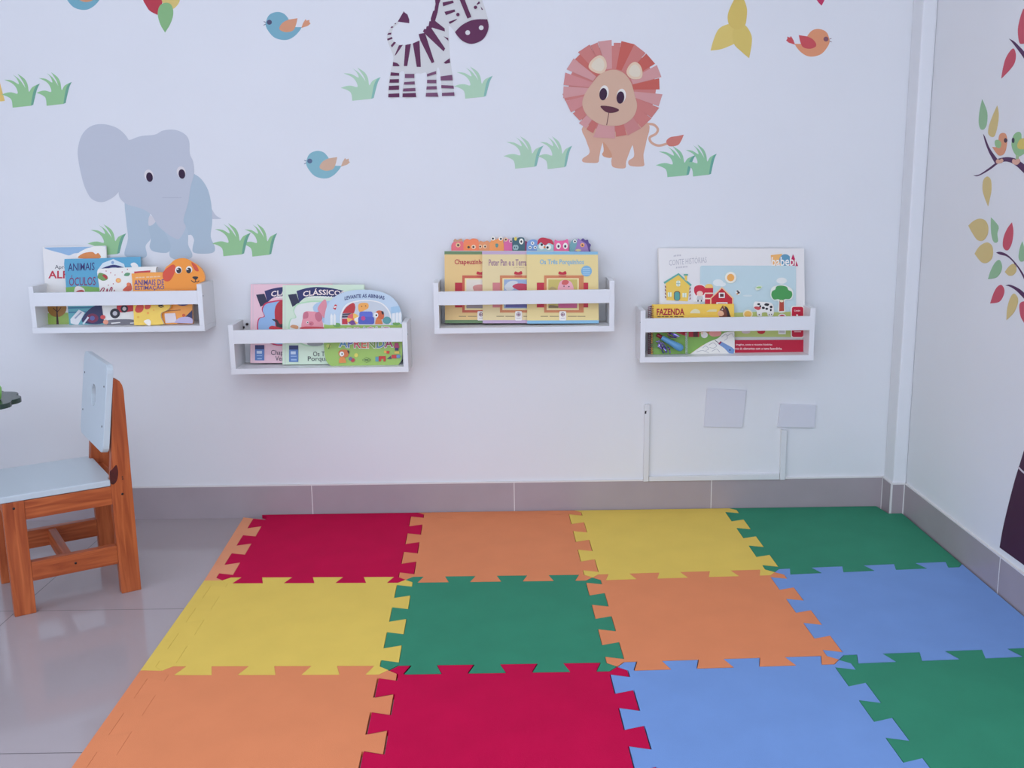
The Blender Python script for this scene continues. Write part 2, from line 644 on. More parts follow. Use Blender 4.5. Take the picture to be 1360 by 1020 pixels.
shelf('white wooden wall shelf with animal books, high on the left above the chair', (43.5, 444), (272.2, 439), 379, (387.5, 405.5), ((), (0.75,)))
t2 = shelf('white wooden wall shelf holding pink, mint and arched green books', (306.8, 495.3), (542.8, 496.4), 430, (437.3, 455.3), ((), (0.76,)))
shelf('white wooden wall shelf holding three yellow picture books', (577, 442.6), (816, 441.2), 374.5, (386, 404), ((), ()))
shelf('white wooden wall shelf with spiral farm book, lowest on the right', (850, 481.7), (1080.3, 478.9), 411, (421.7, 440), ((0.77,), ()))
p = BACK.at(326, 432)
for dx, dz in ((-0.006, -0.006), (0.006, 0.004)):
    tube('wall_screw', [(p.x + dx, -0.006, p.z + dz), (p.x + dx, 0.0, p.z + dz)], 0.004, METAL, t2, 10, tuple(t2.location))

# ------------------------------------------------------------------ books
FR = {}


DEPTH = {0: 8.5, 1: 9.0, 2: 7.0, 3: 5.4}       # lean of the row of books on each shelf, degrees


def lean_plane(si, depth, lean):
    """cover plane: bottom edge stands on shelf si, depth out from the wall, top leans back"""
    z = SHELF[si][2] + 0.0003
    return Plane((0, -depth, z), (0, -math.cos(lean), math.sin(lean)))


def book(si, cr, outline, depth, thick, cover, lab, pages=PAGES, name='picture_book', cat='book', group='books on the wall shelves', sharp=True):
    """outline in crop pixels; depth of its bottom edge from the wall"""
    lean = DEPTH[si]
    pl = lean_plane(si, depth, math.radians(lean))
    q = [pl.at(*p) for p in cr(*outline)]
    zmin = SHELF[si][2] + 0.0003 + thick * math.sin(math.radians(lean))
    q = [v if v.z > zmin else Vector((v.x, pl.p.y + (zmin - pl.p.z) * math.tan(math.radians(lean)), zmin)) for v in q]
    cen = sum(q, Vector()) / len(q)
    xs = [v.x for v in q]
    t = thing(name, lab, cat, ((min(xs) + max(xs)) / 2, pl.p.y, SHELF[si][2] + 0.0003), 0, group)
    o = tuple(t.location)
    n = len(q)

    def layer(nm, f0, f1, k, mat):
        def sh(v, f):
            w = cen + (v - cen) * k
            return w - pl.n * f
        vs = [sh(v, f0) for v in q] + [sh(v, f1) for v in q]
        fs = [tuple(range(n)), tuple(range(2 * n - 1, n - 1, -1))] + [(i, i + n, (i + 1) % n + n, (i + 1) % n) for i in range(n)]
        return finish(mesh_obj(nm, vs, fs, mat, None, t, o))
    cv = 0.0014
    layer('front_cover', 0, cv, 1.0, cover)
    layer('pages', cv, thick - cv, 0.985, pages)
    layer('back_cover', thick - cv, thick, 1.0, cover)
    return Print(pl, cr, t, 0.0001)


NAVY = ink(38, 40, 110)
WHT = ink(232, 232, 240)
BLK = ink(30, 24, 34)
REDI = ink(196, 36, 52)

# ---- shelf on the left
A1 = crop(0, 280, 4.25)
P = book(0, A1, [(240, 203), (598, 197), (622, 648), (268, 648)], 0.045, 0.006, ink(226, 226, 236),
         'white and sky blue alphabet book, leftmost on the left shelf')
P.add('sky_picture', (smooth([(250, 207), (595, 201), (590, 225), (530, 222), (480, 235), (420, 240), (390, 252), (350, 240), (310, 230), (260, 215)], 4, (0, 1)), ink(142, 178, 222)),
      (smooth([(430, 268), (440, 240), (490, 212), (545, 200), (594, 203), (598, 268)], 4, (0, 4, 5)), ink(234, 234, 240)),
      (smooth([(440, 265), (470, 240), (520, 232), (540, 245), (555, 238), (568, 266), (500, 270)], 3), ink(214, 132, 70)))
P.text('title', 'Aprendendo', 310, 306, 476, 334, ink(50, 50, 70))
P.text('title', 'ALFABETO', 273, 338, 592, 382, ink(190, 30, 60), 0.02)
P.add('tree_picture', (smooth([(262, 580), (330, 572), (460, 580), (600, 575), (618, 640), (272, 643)], 3, (0, 3, 4, 5)), ink(150, 180, 90)),
      (ell(322, 548, 54, 52), ink(156, 110, 52)),
      (stroke([(322, 510), (322, 570), (326, 643)], (5, 7, 14)), ink(60, 30, 34)),
      (stroke([(322, 570), (300, 548)], 4), ink(60, 30, 34)), (stroke([(322, 575), (345, 545)], 4), ink(60, 30, 34)))

P = book(0, A1, smooth([(362, 300), (364, 272), (560, 268), (778, 260), (793, 280), (800, 460), (806, 648), (392, 650)], 4, (0, 1, 2, 5, 6, 7)), 0.059, 0.010, ink(84, 160, 205),
         'blue animal book with clip-in eyeglasses picture, second from left on the left shelf')
P.text('title', 'ANIMAIS', 384, 294, 534, 338, NAVY, 0.008, -6)
P.text('title', 'ÓCULOS', 390, 362, 540, 422, ink(120, 44, 100), 0.008, -4)
P.add('house_picture', ([(550, 335), (580, 295), (640, 272), (700, 300), (712, 340), (700, 420), (560, 430)], ink(206, 222, 240)),
      (stroke(open_curve([(575, 330), (640, 312), (700, 325)]), (10, 16, 10)), NAVY), (ell(636, 292, 8, 9), ink(130, 160, 205)),
      (smooth([(738, 300), (760, 292), (780, 310), (775, 330), (750, 322)], 3), WHT))
P.add('field_picture', (smooth([(372, 432), (470, 425), (560, 432), (700, 430), (798, 436), (800, 475), (374, 475)], 3, (0, 4, 5, 6)), ink(120, 175, 90)),
      (smooth([(418, 460), (425, 432), (445, 425), (475, 440), (480, 462)], 3, (0, 4)), ink(228, 220, 226)), (smooth([(415, 470), (440, 450), (470, 448), (485, 470)], 3, (0, 3)), ink(180, 50, 50)),
      ([(385, 530), (800, 522), (806, 646), (392, 648)], ink(96, 168, 188)),
      ([(384, 545), (560, 541), (560, 548), (385, 552)], ink(60, 120, 160)), ([(386, 570), (540, 566), (540, 573), (387, 577)], ink(60, 120, 160)),
      ([(398, 612), (445, 558), (480, 575), (440, 646), (400, 635)], ink(222, 226, 240)), ([(420, 605), (458, 568), (464, 572), (428, 610)], ink(150, 160, 190)),
      (smooth([(462, 625), (490, 570), (540, 535), (600, 535), (600, 620), (540, 640)], 3), ink(44, 42, 92)), (ell(522, 606, 34, 26), ink(120, 32, 74)), (ell(522, 606, 14, 13), ink(92, 92, 160)),
      (stroke([(470, 640), (500, 600)], 10), ink(205, 212, 235)))

P = book(0, A1, smooth([(548, 345), (556, 327), (860, 315), (880, 335), (890, 470), (895, 640), (590, 642)], 4, (0, 1, 4, 5, 6)), 0.075, 0.012, ink(232, 232, 238),
         'white board book with red tractor, in the middle of the left shelf')
P.add('picture', (smooth([(550, 378), (560, 350), (600, 362), (608, 385), (580, 395)], 4, (0,)), ink(110, 150, 80)), (smooth([(578, 365), (592, 360), (606, 372), (600, 386)], 3), ink(176, 42, 50)),
      (ell(668, 393, 15, 14), ink(240, 160, 100)), (ell(668, 393, 8), ink(244, 196, 110)), (smooth([(700, 365), (712, 350), (735, 352), (725, 368)], 3), ink(90, 150, 110)),
      (smooth([(692, 450), (715, 425), (725, 408), (740, 412), (742, 450)], 3), ink(205, 86, 60)), (ell(725, 415, 10), ink(225, 120, 80)),
      ([(757, 343), (850, 336), (846, 352), (760, 358)], ink(196, 60, 72)),
      *[(ell(x, y, 3), ink(180, 60, 90)) for x, y in ((625, 350), (650, 362), (690, 345), (640, 412), (612, 420), (720, 330), (600, 340))])
P.add('title', *[(stroke(open_curve(q, 4), 5), ink(160, 30, 80)) for q in ([(562, 462), (580, 436), (590, 440), (576, 465)], [(600, 465), (606, 440), (608, 465)], [(615, 465), (628, 432), (634, 440), (624, 466)], [(640, 466), (648, 446)])])
P.add('tractor_picture', ([(660, 535), (752, 530), (752, 566), (690, 574), (660, 570)], ink(192, 36, 52)), (ell(650, 579, 28, 28), ink(34, 30, 40)), (ell(650, 579, 13), ink(190, 190, 205)),
      (ell(703, 553, 21), ink(34, 30, 40)), (ell(703, 553, 11), ink(196, 190, 200)), (smooth([(600, 620), (680, 612), (760, 616), (770, 642), (605, 642)], 3, (3, 4)), ink(110, 108, 122)),
      ([(628, 632), (680, 628), (680, 633), (630, 638)], WHT), ([(735, 632), (760, 630), (760, 635), (737, 637)], WHT),
      (ell(582, 600, 14, 12), ink(205, 70, 70)), (ell(598, 628, 15, 13), ink(225, 150, 130)))

P = book(0, A1, smooth([(745, 385), (762, 353), (925, 346), (935, 320), (960, 300), (990, 275), (1040, 267), (1085, 288), (1125, 315), (1150, 350), (1155, 392), (1128, 408), (1095, 470), (1085, 530), (1088, 640), (770, 642)], 4, (2, 13, 14, 15)),
         0.089, 0.010, ink(240, 160, 70), 'orange pet animals book cut out as a dog, at the right of the left shelf')
P.text('title', 'ANIMAIS DE', 757, 388, 926, 420, ink(84, 64, 140), 0.016, -3)
P.text('title', 'ESTIMAÇÃO', 762, 418, 928, 450, ink(84, 64, 140), 0.016, -3)
P.add('series_line', *[([(x0, 381 - (x0 - 765) * 0.05), (x1, 381 - (x1 - 765) * 0.05), (x1, 374 - (x1 - 765) * 0.05), (x0, 374 - (x0 - 765) * 0.05)], ink(236, 196, 160)) for x0, x1 in ((766, 782), (785, 800), (803, 816), (826, 842), (845, 864), (867, 884), (888, 905))])
P.add('dog_head', (smooth([(930, 440), (935, 345), (985, 282), (1040, 267), (1085, 288), (1125, 315), (1150, 350), (1155, 392), (1128, 408), (1100, 452)], 4, (0, 9)), ink(238, 148, 44)),
      (smooth([(918, 365), (930, 335), (975, 303), (992, 320), (982, 360), (958, 395), (930, 395)], 4), ink(212, 74, 44)), (smooth([(1080, 290), (1110, 310), (1122, 340), (1100, 335)], 3), ink(205, 72, 44)),
      (ell(1008, 334, 19, 21), WHT), (ell(1068, 332, 18, 20), WHT), (ell(1010, 337, 14, 16), BLK), (ell(1066, 337, 14, 16), BLK), (ell(1004, 330, 4), WHT), (ell(1060, 330, 4), WHT),
      (smooth([(1086, 375), (1103, 370), (1120, 375), (1105, 390)], 3), BLK), (stroke(open_curve([(1080, 393), (1095, 403), (1104, 400), (1104, 388)]), 4), BLK), (stroke(open_curve([(1104, 398), (1115, 402), (1125, 394)]), 4), BLK))
P.add('collar_picture', (ell(1032, 520, 36, 16), ink(46, 50, 130)), ([(1022, 622), (1086, 560), (1087, 635), (1000, 636)], ink(40, 38, 84)),
      ([(930, 580), (990, 577), (1000, 630), (935, 634)], ink(220, 212, 226)), (ell(1038, 590, 9), ink(205, 90, 40)), (smooth([(985, 632), (1010, 605), (1060, 598), (1088, 612), (1087, 636)], 3, (0, 4)), ink(186, 176, 218)),
      (stroke([(940, 566), (1020, 560)], 3), ink(120, 60, 30)))

P = book(0, A1, smooth([(752, 535), (758, 480), (900, 470), (950, 500), (962, 535), (945, 560), (912, 575), (908, 600), (925, 640), (850, 648), (757, 650)], 4, (0, 8, 9, 10)), 0.102, 0.010, ink(240, 205, 92),
         'small yellow die-cut dog book in front of the orange dog book')
P.add('dog_picture', (smooth([(762, 560), (775, 530), (800, 520), (812, 545), (800, 570), (775, 575)], 3), ink(205, 66, 48)), (smooth([(815, 545), (830, 520), (850, 530), (846, 550), (825, 556)], 3), ink(205, 66, 48)),
      (ell(908, 530, 14, 9), BLK), (stroke(open_curve([(893, 536), (908, 545), (925, 538)]), 4), BLK), (ell(835, 577, 7), ink(235, 160, 70)), (ell(868, 560, 5), ink(235, 180, 70)),
      (smooth([(812, 622), (838, 612), (852, 625), (848, 648), (838, 648), (820, 634)], 3), ink(238, 234, 236)), (ell(780, 600, 6), ink(232, 180, 70)))

# ---- second shelf
A2 = crop(290, 340, 4.857)


def classic(dx, top, bottom, left, cov, lab, depth):
    P = book(1, A2, [(left, top), (left + 525, top - 4), (left + 532, bottom), (left - 2, bottom)], depth, 0.013, cov, lab)
    P.add('spine_hinge', (rect(left + 14, top + 4, left + 17, bottom - 4), ink(200, 190, 205)))
    P.add('banner', ([(243 + dx, 250), (297 + dx, 243), (318 + dx, 302), (272 + dx, 328)], ink(26, 24, 62)),
          (smooth([(298 + dx, 226), (360 + dx, 208), (430 + dx, 200), (520 + dx, 207), (600 + dx, 224), (600 + dx, 280), (520 + dx, 264), (430 + dx, 258), (360 + dx, 266), (316 + dx, 300)], 4, (0, 4, 5, 9)), ink(30, 30, 96)))
    P.text('series_title', 'CLÁSSICOS', 340 + dx, 208, 610 + dx, 252, ink(235, 220, 226), 0.02, 0, 12)
    P.add('series_line', *[(stroke(open_curve([(375 + dx + k * 18, 272), (380 + dx + k * 18, 260), (386 + dx + k * 18, 272), (392 + dx + k * 18, 262)], 3), 4), WHT) for k in range(9)])
    cloud = smooth([(250 + dx, 440), (262 + dx, 400), (295 + dx, 388), (280 + dx, 345), (300 + dx, 305), (350 + dx, 290), (420 + dx, 282), (520 + dx, 290), (590 + dx, 330), (590 + dx, 420), (600 + dx, 500), (500 + dx, 560), (380 + dx, 578), (290 + dx, 540), (255 + dx, 490)], 4)
    return P, cloud, dx


P, cloud, dx = classic(0, 182, 690, 208, ink(228, 190, 210), 'pink classic tales picture book, leftmost on the second shelf', 0.056)
P.add('cover_picture', (cloud, ink(190, 30, 84)), ([(420 + (x - 420) * 0.955, 435 + (y - 435) * 0.94) for x, y in cloud], ink(140, 176, 228)),
      (smooth([(365, 400), (368, 330), (400, 290), (450, 300), (470, 400), (450, 480), (380, 480)], 4), ink(178, 24, 40)),
      (smooth([(345, 408), (380, 412), (400, 440), (440, 430), (440, 470), (380, 470), (372, 430)], 3), ink(40, 24, 34)),
      (smooth([(330, 472), (345, 450), (400, 462), (440, 472)], 3), ink(196, 40, 54)))
P.text('title', 'Chapeuzinho', 340, 606, 545, 648, ink(50, 40, 60))
P.text('title', 'Vermelho', 368, 645, 515, 676, ink(50, 40, 60))
P.add('age_label', (rect(237, 575, 297, 673), ink(84, 120, 190)), (rect(237, 575, 297, 602), ink(40, 44, 104)), (rect(248, 612, 282, 630), ink(190, 206, 236)), (rect(248, 640, 284, 645), ink(150, 180, 226)), (rect(252, 658, 282, 666), ink(150, 180, 226)))

P, cloud, dx = classic(206, 188, 705, 415, ink(206, 226, 212), 'mint green classic tales picture book in the middle of the second shelf', 0.072)
cl = [(x - 3, y + 6) for x, y in cloud]
P.add('cover_picture', (cl, ink(176, 216, 186)), ([(626 + (x - 626) * 0.955, 441 + (y - 441) * 0.94) for x, y in cl], ink(222, 226, 234)),
      (smooth([(610, 330), (660, 295), (760, 300), (800, 400), (700, 440), (640, 390)], 3), ink(170, 196, 232)),
      (smooth([(540, 470), (545, 400), (560, 360), (600, 358), (640, 365), (668, 410), (672, 470), (610, 500)], 4), ink(226, 146, 166)),
      (smooth([(545, 400), (552, 365), (578, 362), (580, 395), (560, 405)], 3), ink(196, 106, 132)), (smooth([(625, 372), (655, 360), (672, 400), (650, 425), (628, 405)], 3), ink(196, 106, 132)),
      (smooth([(664, 300), (690, 280), (700, 320), (685, 400), (660, 370), (640, 340)], 3), ink(220, 140, 160)),
      (ell(600, 436, 16, 14), ink(206, 110, 134)), (ell(576, 428, 7, 8), WHT), (ell(577, 429, 4), BLK), (ell(597, 437, 3), ink(120, 50, 70)),
      (smooth([(465, 458), (480, 444), (515, 452), (510, 472)], 3), ink(206, 150, 110)), (smooth([(530, 470), (560, 455), (680, 460), (690, 480)], 3), ink(200, 70, 84)))
P.add('cover_oval_picture', (ell(625, 566, 52, 16), ink(150, 156, 166)))  # plain grey oval below the pig
P.text('title', 'Os Três', 612, 616, 732, 647, ink(50, 50, 60))
P.text('title', 'Porquinhos', 578, 648, 790, 686, ink(50, 50, 60))
P.add('age_label', (rect(457, 577, 516, 683), ink(84, 120, 190)), (rect(457, 577, 516, 604), ink(40, 44, 104)), (rect(468, 615, 500, 634), ink(190, 206, 236)), (rect(468, 644, 506, 650), ink(150, 180, 226)), (rect(470, 664, 506, 674), ink(150, 180, 226)))

ARCH = smooth([(682, 480), (684, 400), (703, 318), (750, 262), (830, 228), (930, 217), (1030, 226), (1105, 256), (1150, 300), (1178, 360), (1185, 430), (1186, 560), (1184, 655), (1165, 695), (1130, 706), (900, 712), (760, 712), (715, 700), (690, 655), (681, 560)], 4)
P = book(1, A2, ARCH, 0.089, 0.014, ink(188, 208, 236), 'arch-shaped green and pale blue lift-the-flap book, rightmost on the second shelf')
P.add('lawn_picture', (smooth([(682, 440), (720, 445), (760, 438), (830, 446), (1110, 446), (1150, 432), (1185, 440), (1186, 560), (1184, 655), (1165, 695), (1130, 706), (900, 711), (760, 711), (715, 700), (690, 655), (681, 560)], 4, (0, 6, 7)), ink(156, 192, 98)),
      (ell(765, 445, 26, 14), ink(110, 165, 90)), (ell(1148, 436, 24, 12), ink(110, 165, 90)),
      *[([(x, 445), (x, 385), (x + 8, 370), (x + 16, 385), (x + 16, 445)], ink(228, 232, 242)) for x in (722, 742)],
      *[([(x, 430), (x, 372), (x + 9, 358), (x + 18, 372), (x + 18, 430)], ink(226, 230, 242)) for x in (1122, 1144, 1164)],
      ([(1112, 330), (1168, 322), (1172, 360), (1116, 372)], ink(160, 196, 232)),
      ([(740, 338), (752, 312), (766, 316), (756, 348)], ink(200, 50, 64)), ([(746, 326), (762, 322), (760, 332), (746, 336)], WHT))
P.text('heading', 'LEVANTE AS ABINHAS', 815, 245, 1072, 269, ink(44, 54, 120), 0.02, -3, 15)
P.add('room_picture', (smooth([(788, 446), (786, 385), (815, 322), (870, 293), (960, 283), (1050, 300), (1102, 350), (1118, 410), (1110, 446)], 4, (0, 8)), WHT),
      (smooth([(796, 442), (795, 385), (822, 328), (875, 300), (960, 290), (1045, 306), (1094, 354), (1109, 410), (1102, 442)], 4, (0, 8)), ink(196, 204, 222)),
      (smooth([(800, 370), (825, 330), (870, 302), (884, 330), (876, 368)], 3, (0, 4)), ink(186, 42, 48)), ([(800, 372), (872, 368), (870, 378), (800, 384)], ink(70, 60, 80)),
      ([(798, 404), (834, 404), (834, 440), (798, 440)], ink(190, 34, 54)), ([(798, 386), (850, 384), (850, 396), (798, 398)], ink(60, 50, 70)),
      (smooth([(903, 345), (905, 312), (930, 302), (965, 306), (968, 335), (940, 352), (915, 362)], 3), ink(238, 166, 80)), (ell(925, 325, 4), ink(150, 80, 40)), (ell(950, 322, 4), ink(150, 80, 40)),
      (ell(870, 408, 39, 38), ink(238, 190, 90)), ([(870, 408), (832, 398), (840, 380), (870, 370)], ink(220, 90, 100)), ([(870, 408), (905, 390), (908, 412), (898, 430)], ink(236, 236, 240)), ([(870, 408), (890, 440), (860, 446), (838, 430)], ink(110, 60, 140)), (ell(870, 408, 8), ink(230, 120, 60)),
      (rrect(910, 358, 996, 420, 14), ink(88, 104, 205)), (rrect(902, 392, 1006, 440, 12), ink(76, 90, 190)), (ell(935, 402, 14), ink(190, 60, 140)),
      (ell(1088, 415, 27, 24), ink(84, 150, 160)), (smooth([(1008, 375), (1030, 352), (1062, 358), (1070, 385), (1060, 408), (1025, 408)], 3), ink(206, 96, 50)), (ell(1018, 382, 14, 17), WHT), (ell(1020, 382, 6), BLK), (smooth([(1052, 356), (1066, 360), (1066, 378), (1056, 374)], 3), ink(60, 34, 40)),
      (smooth([(1012, 440), (1018, 408), (1048, 406), (1062, 440)], 3, (0, 3)), ink(214, 120, 60)))
P.text('title', 'BRINQUE', 786, 455, 1106, 508, WHT, 0.05, -10, 5)
P.text('title', 'BRINQUE', 791, 459, 1101, 504, WHT, 0.012, -10, 5, colours=[ink(190, 150, 130), ink(205, 130, 90), ink(196, 44, 60), ink(90, 110, 110), ink(206, 110, 110), ink(170, 190, 196), ink(176, 40, 100)])
P.text('title', 'APRENDA', 775, 536, 1132, 598, WHT, 0.05, 0, -8)
P.text('title', 'APRENDA', 779, 540, 1128, 594, WHT, 0.012, 0, -8, colours=[ink(70, 140, 190), ink(90, 110, 190), ink(205, 60, 70), ink(225, 110, 60), ink(120, 160, 60), ink(80, 130, 180), ink(170, 40, 90)])
P.add('dog_picture', (smooth([(775, 625), (790, 606), (830, 606), (842, 625), (832, 650), (790, 652)], 3), ink(206, 110, 60)), (ell(797, 632, 15, 16), WHT), (ell(799, 632, 5), BLK), (smooth([(832, 610), (845, 612), (842, 632)], 3), ink(70, 40, 40)),
      (smooth([(778, 690), (785, 655), (815, 655), (826, 688)], 3, (0, 3)), ink(220, 136, 70)))
P.add('ball_picture', (ell(868, 672, 13), ink(190, 60, 70)), (ell(853, 662, 12), ink(110, 110, 150)), (ell(890, 640, 13), ink(214, 206, 96)))
P.add('leaf_picture', (ell(712, 580, 16, 12), ink(190, 204, 110)), (stroke([(712, 600), (722, 570)], 4), ink(60, 90, 40)))
P.add('blocks_picture', (rect(1014, 650, 1034, 680), ink(92, 150, 176)), ([(1036, 646), (1080, 646), (1080, 680), (1066, 680), (1066, 664), (1050, 664), (1050, 680), (1036, 680)], ink(196, 52, 40)),
      ([(1088, 664), (1112, 644), (1118, 664)], ink(70, 60, 90)), (rect(1118, 637, 1150, 660), ink(196, 48, 56)), (rect(1150, 637, 1174, 658), ink(100, 140, 190)), (rect(1086, 612, 1104, 630), ink(205, 52, 52)), (rect(1070, 610, 1086, 626), ink(226, 176, 80)),
      ([(1134, 592), (1140, 560), (1160, 560), (1168, 592)], ink(176, 50, 110)), (rect(1140, 592, 1162, 610), ink(70, 34, 100)), (rect(1136, 614, 1168, 630), ink(214, 186, 90)))
P.add('maker_mark', ([(928, 670), (957, 654), (986, 670), (957, 687)], ink(60, 90, 50)), ([(933, 670), (957, 657), (981, 670), (957, 684)], ink(160, 196, 102)), (rect(944, 666, 970, 674), ink(60, 90, 50)))

# ---- third shelf
A3 = crop(560, 290, 4.857)
# the die-cut monster book behind
HEADS = [('pink', (226, 106, 120), smooth([(190, 214), (192, 168), (215, 145), (250, 140), (270, 160), (272, 214)], 4, (0, 5)), [(235, 172, 15, (236, 200, 150)), (236, 173, 8, (90, 50, 60))]),
         ('tan', (222, 146, 100), smooth([(362, 214), (364, 165), (378, 145), (400, 150), (425, 143), (442, 165), (444, 214)], 4, (0, 6)), [(377, 181, 12, (240, 210, 180)), (378, 182, 6, (80, 40, 40)), (408, 181, 12, (240, 210, 180)), (409, 182, 6, (80, 40, 40))]),
         ('orange', (238, 128, 84), smooth([(270, 214), (270, 150), (290, 132), (310, 136), (330, 128), (360, 135), (369, 160), (368, 214)], 4, (0, 7)), [(302, 185, 15, (240, 150, 60)), (303, 186, 8, (70, 40, 40)), (335, 184, 14, (246, 214, 190)), (334, 185, 7, (70, 40, 40))]),
         ('magenta', (214, 96, 160), smooth([(532, 214), (530, 160), (545, 132), (570, 136), (590, 150), (592, 214)], 4, (0, 5)), [(543, 136, 13, (236, 190, 160)), (543, 137, 6, (60, 30, 40)), (575, 147, 11, (236, 210, 220)), (576, 148, 6, (60, 30, 40))]),
         ('marigold', (236, 152, 84), smooth([(437, 214), (437, 160), (448, 145), (450, 124), (472, 122), (480, 138), (498, 124), (522, 124), (526, 150), (530, 170), (530, 214)], 4, (0, 10)), [(461, 130, 13, (240, 240, 240)), (460, 131, 7, (30, 24, 34)), (510, 131, 13, (240, 240, 240)), (511, 132, 7, (30, 24, 34)), (485, 172, 10, (90, 140, 140)), (485, 180, 8, (90, 140, 140))]),
         ('maroon', (130, 44, 90), smooth([(655, 214), (656, 160), (670, 145), (686, 160), (688, 214)], 4, (0, 4)), []),
         ('teal', (52, 92, 108), smooth([(585, 214), (584, 150), (588, 122), (610, 132), (630, 122), (660, 126), (666, 160), (665, 214)], 4, (0, 7)), [(643, 149, 14, (240, 240, 240)), (643, 150, 6, (30, 30, 40)), (600, 188, 13, (150, 180, 190)), (612, 188, 13, (150, 180, 190)), (599, 188, 4, (60, 80, 100)), (612, 188, 4, (60, 80, 100)), (606, 132, 9, (220, 200, 90))]),
         ('blue', (118, 156, 216), smooth([(677, 214), (680, 160), (700, 140), (735, 138), (752, 165), (754, 214)], 4, (0, 5)), [(715, 160, 11, (240, 240, 244)), (715, 160, 5, (50, 60, 110)), (699, 188, 10, (240, 240, 244)), (699, 188, 5, (50, 60, 110)), (732, 188, 10, (240, 240, 244)), (733, 188, 5, (50, 60, 110))]),
         ('owl', (164, 204, 218), smooth([(744, 214), (748, 165), (760, 140), (800, 130), (840, 145), (852, 175), (850, 214)], 4, (0, 6)), [(774, 182, 18, (236, 236, 240)), (818, 186, 18, (236, 236, 240)), (775, 170, 8, (30, 24, 34)), (812, 188, 8, (30, 24, 34)), (793, 186, 7, (226, 130, 60))]),
         ('rose', (236, 96, 162), smooth([(852, 214), (856, 165), (860, 138), (880, 145), (920, 142), (942, 135), (948, 165), (950, 214)], 4, (0, 7)), [(882, 179, 15, (240, 240, 244)), (883, 180, 7, (60, 20, 70)), (927, 178, 15, (240, 240, 244)), (926, 180, 7, (60, 20, 70))]),
         ('slate', (112, 164, 180), smooth([(954, 214), (958, 165), (975, 138), (1000, 136), (1012, 160), (1012, 214)], 4, (0, 5)), [(988, 148, 12, (236, 236, 240)), (989, 149, 6, (40, 40, 60))]),
         ('violet', (156, 120, 190), smooth([(985, 214), (1000, 170), (1008, 130), (1025, 140), (1040, 128), (1055, 140), (1072, 138), (1078, 158), (1092, 170), (1086, 190), (1090, 214)], 3, (0, 10)), [(1037, 172, 14, (238, 170, 110)), (1037, 173, 6, (60, 30, 50))])]
pl = lean_plane(2, 0.052, math.radians(DEPTH[2]))
t = thing('monster_tab_book', 'die-cut board book with a row of colourful monster heads behind the yellow books', 'book',
          (0.32, pl.p.y, SHELF[2][2] + 0.0003), 0, 'books on the wall shelves')
o = tuple(t.location)
q = [pl.at(*p) for p in A3((190, 208), (1090, 210), (1095, 640), (195, 640))]
q = [v if v.z > o[2] + 0.004 else Vector((v.x, v.y, o[2] + 0.004)) for v in q]
vs = [v - pl.n * 0.001 for v in q] + [v - pl.n * 0.016 for v in q]
finish(mesh_obj('pages', vs, [(0, 1, 2, 3), (7, 6, 5, 4)] + [(i, i + 4, (i + 1) % 4 + 4, (i + 1) % 4) for i in range(4)], PAGES, None, t, o))
for k, (nm, rgb, out, dots) in enumerate(HEADS):
    d0 = 0.0125 - k * 0.001
    q = [pl.at(*p) for p in A3(*out)]
    n = len(q)
    vs = [v - pl.n * (d0 - 0.002) for v in q] + [v - pl.n * d0 for v in q]
    h = finish(mesh_obj('monster_head', vs, [tuple(range(n)), tuple(range(2 * n - 1, n - 1, -1))] + [(i, i + n, (i + 1) % n + n, (i + 1) % n) for i in range(n)], ink(*rgb), None, t, o))
    h['label'] = '%s monster head tab' % nm
    pp = Print(Plane(pl.p - pl.n * (d0 - 0.002), pl.n), A3, t, 0.00005)
    if nm == 'owl':
        pp.add('hair_tuft', (smooth([(748, 172), (752, 138), (775, 124), (805, 128), (840, 140), (852, 170), (820, 160), (795, 175), (770, 155)], 3), ink(190, 34, 66)))
    if nm == 'violet':
        pp.add('crest', (smooth([(1008, 130), (1025, 140), (1040, 128), (1055, 140), (1072, 138), (1078, 158), (1092, 170), (1086, 190), (1090, 214), (1078, 214), (1066, 170), (1040, 150)], 3), ink(84, 60, 140)))
        pp.add('snout', (smooth([(990, 205), (1010, 198), (1030, 205), (1010, 213)], 3), ink(226, 214, 160)))
    if nm == 'pink':
        pp.add('tuft', (smooth([(205, 150), (215, 132), (230, 140), (255, 130), (262, 145), (240, 150)], 3), ink(200, 150, 120)))
    if dots:
        pp.add('face', *[(ell(x, y, r, r * (1.35 if nm in ('rose', 'teal') else 1)), ink(*cc)) for x, y, r, cc in dots])


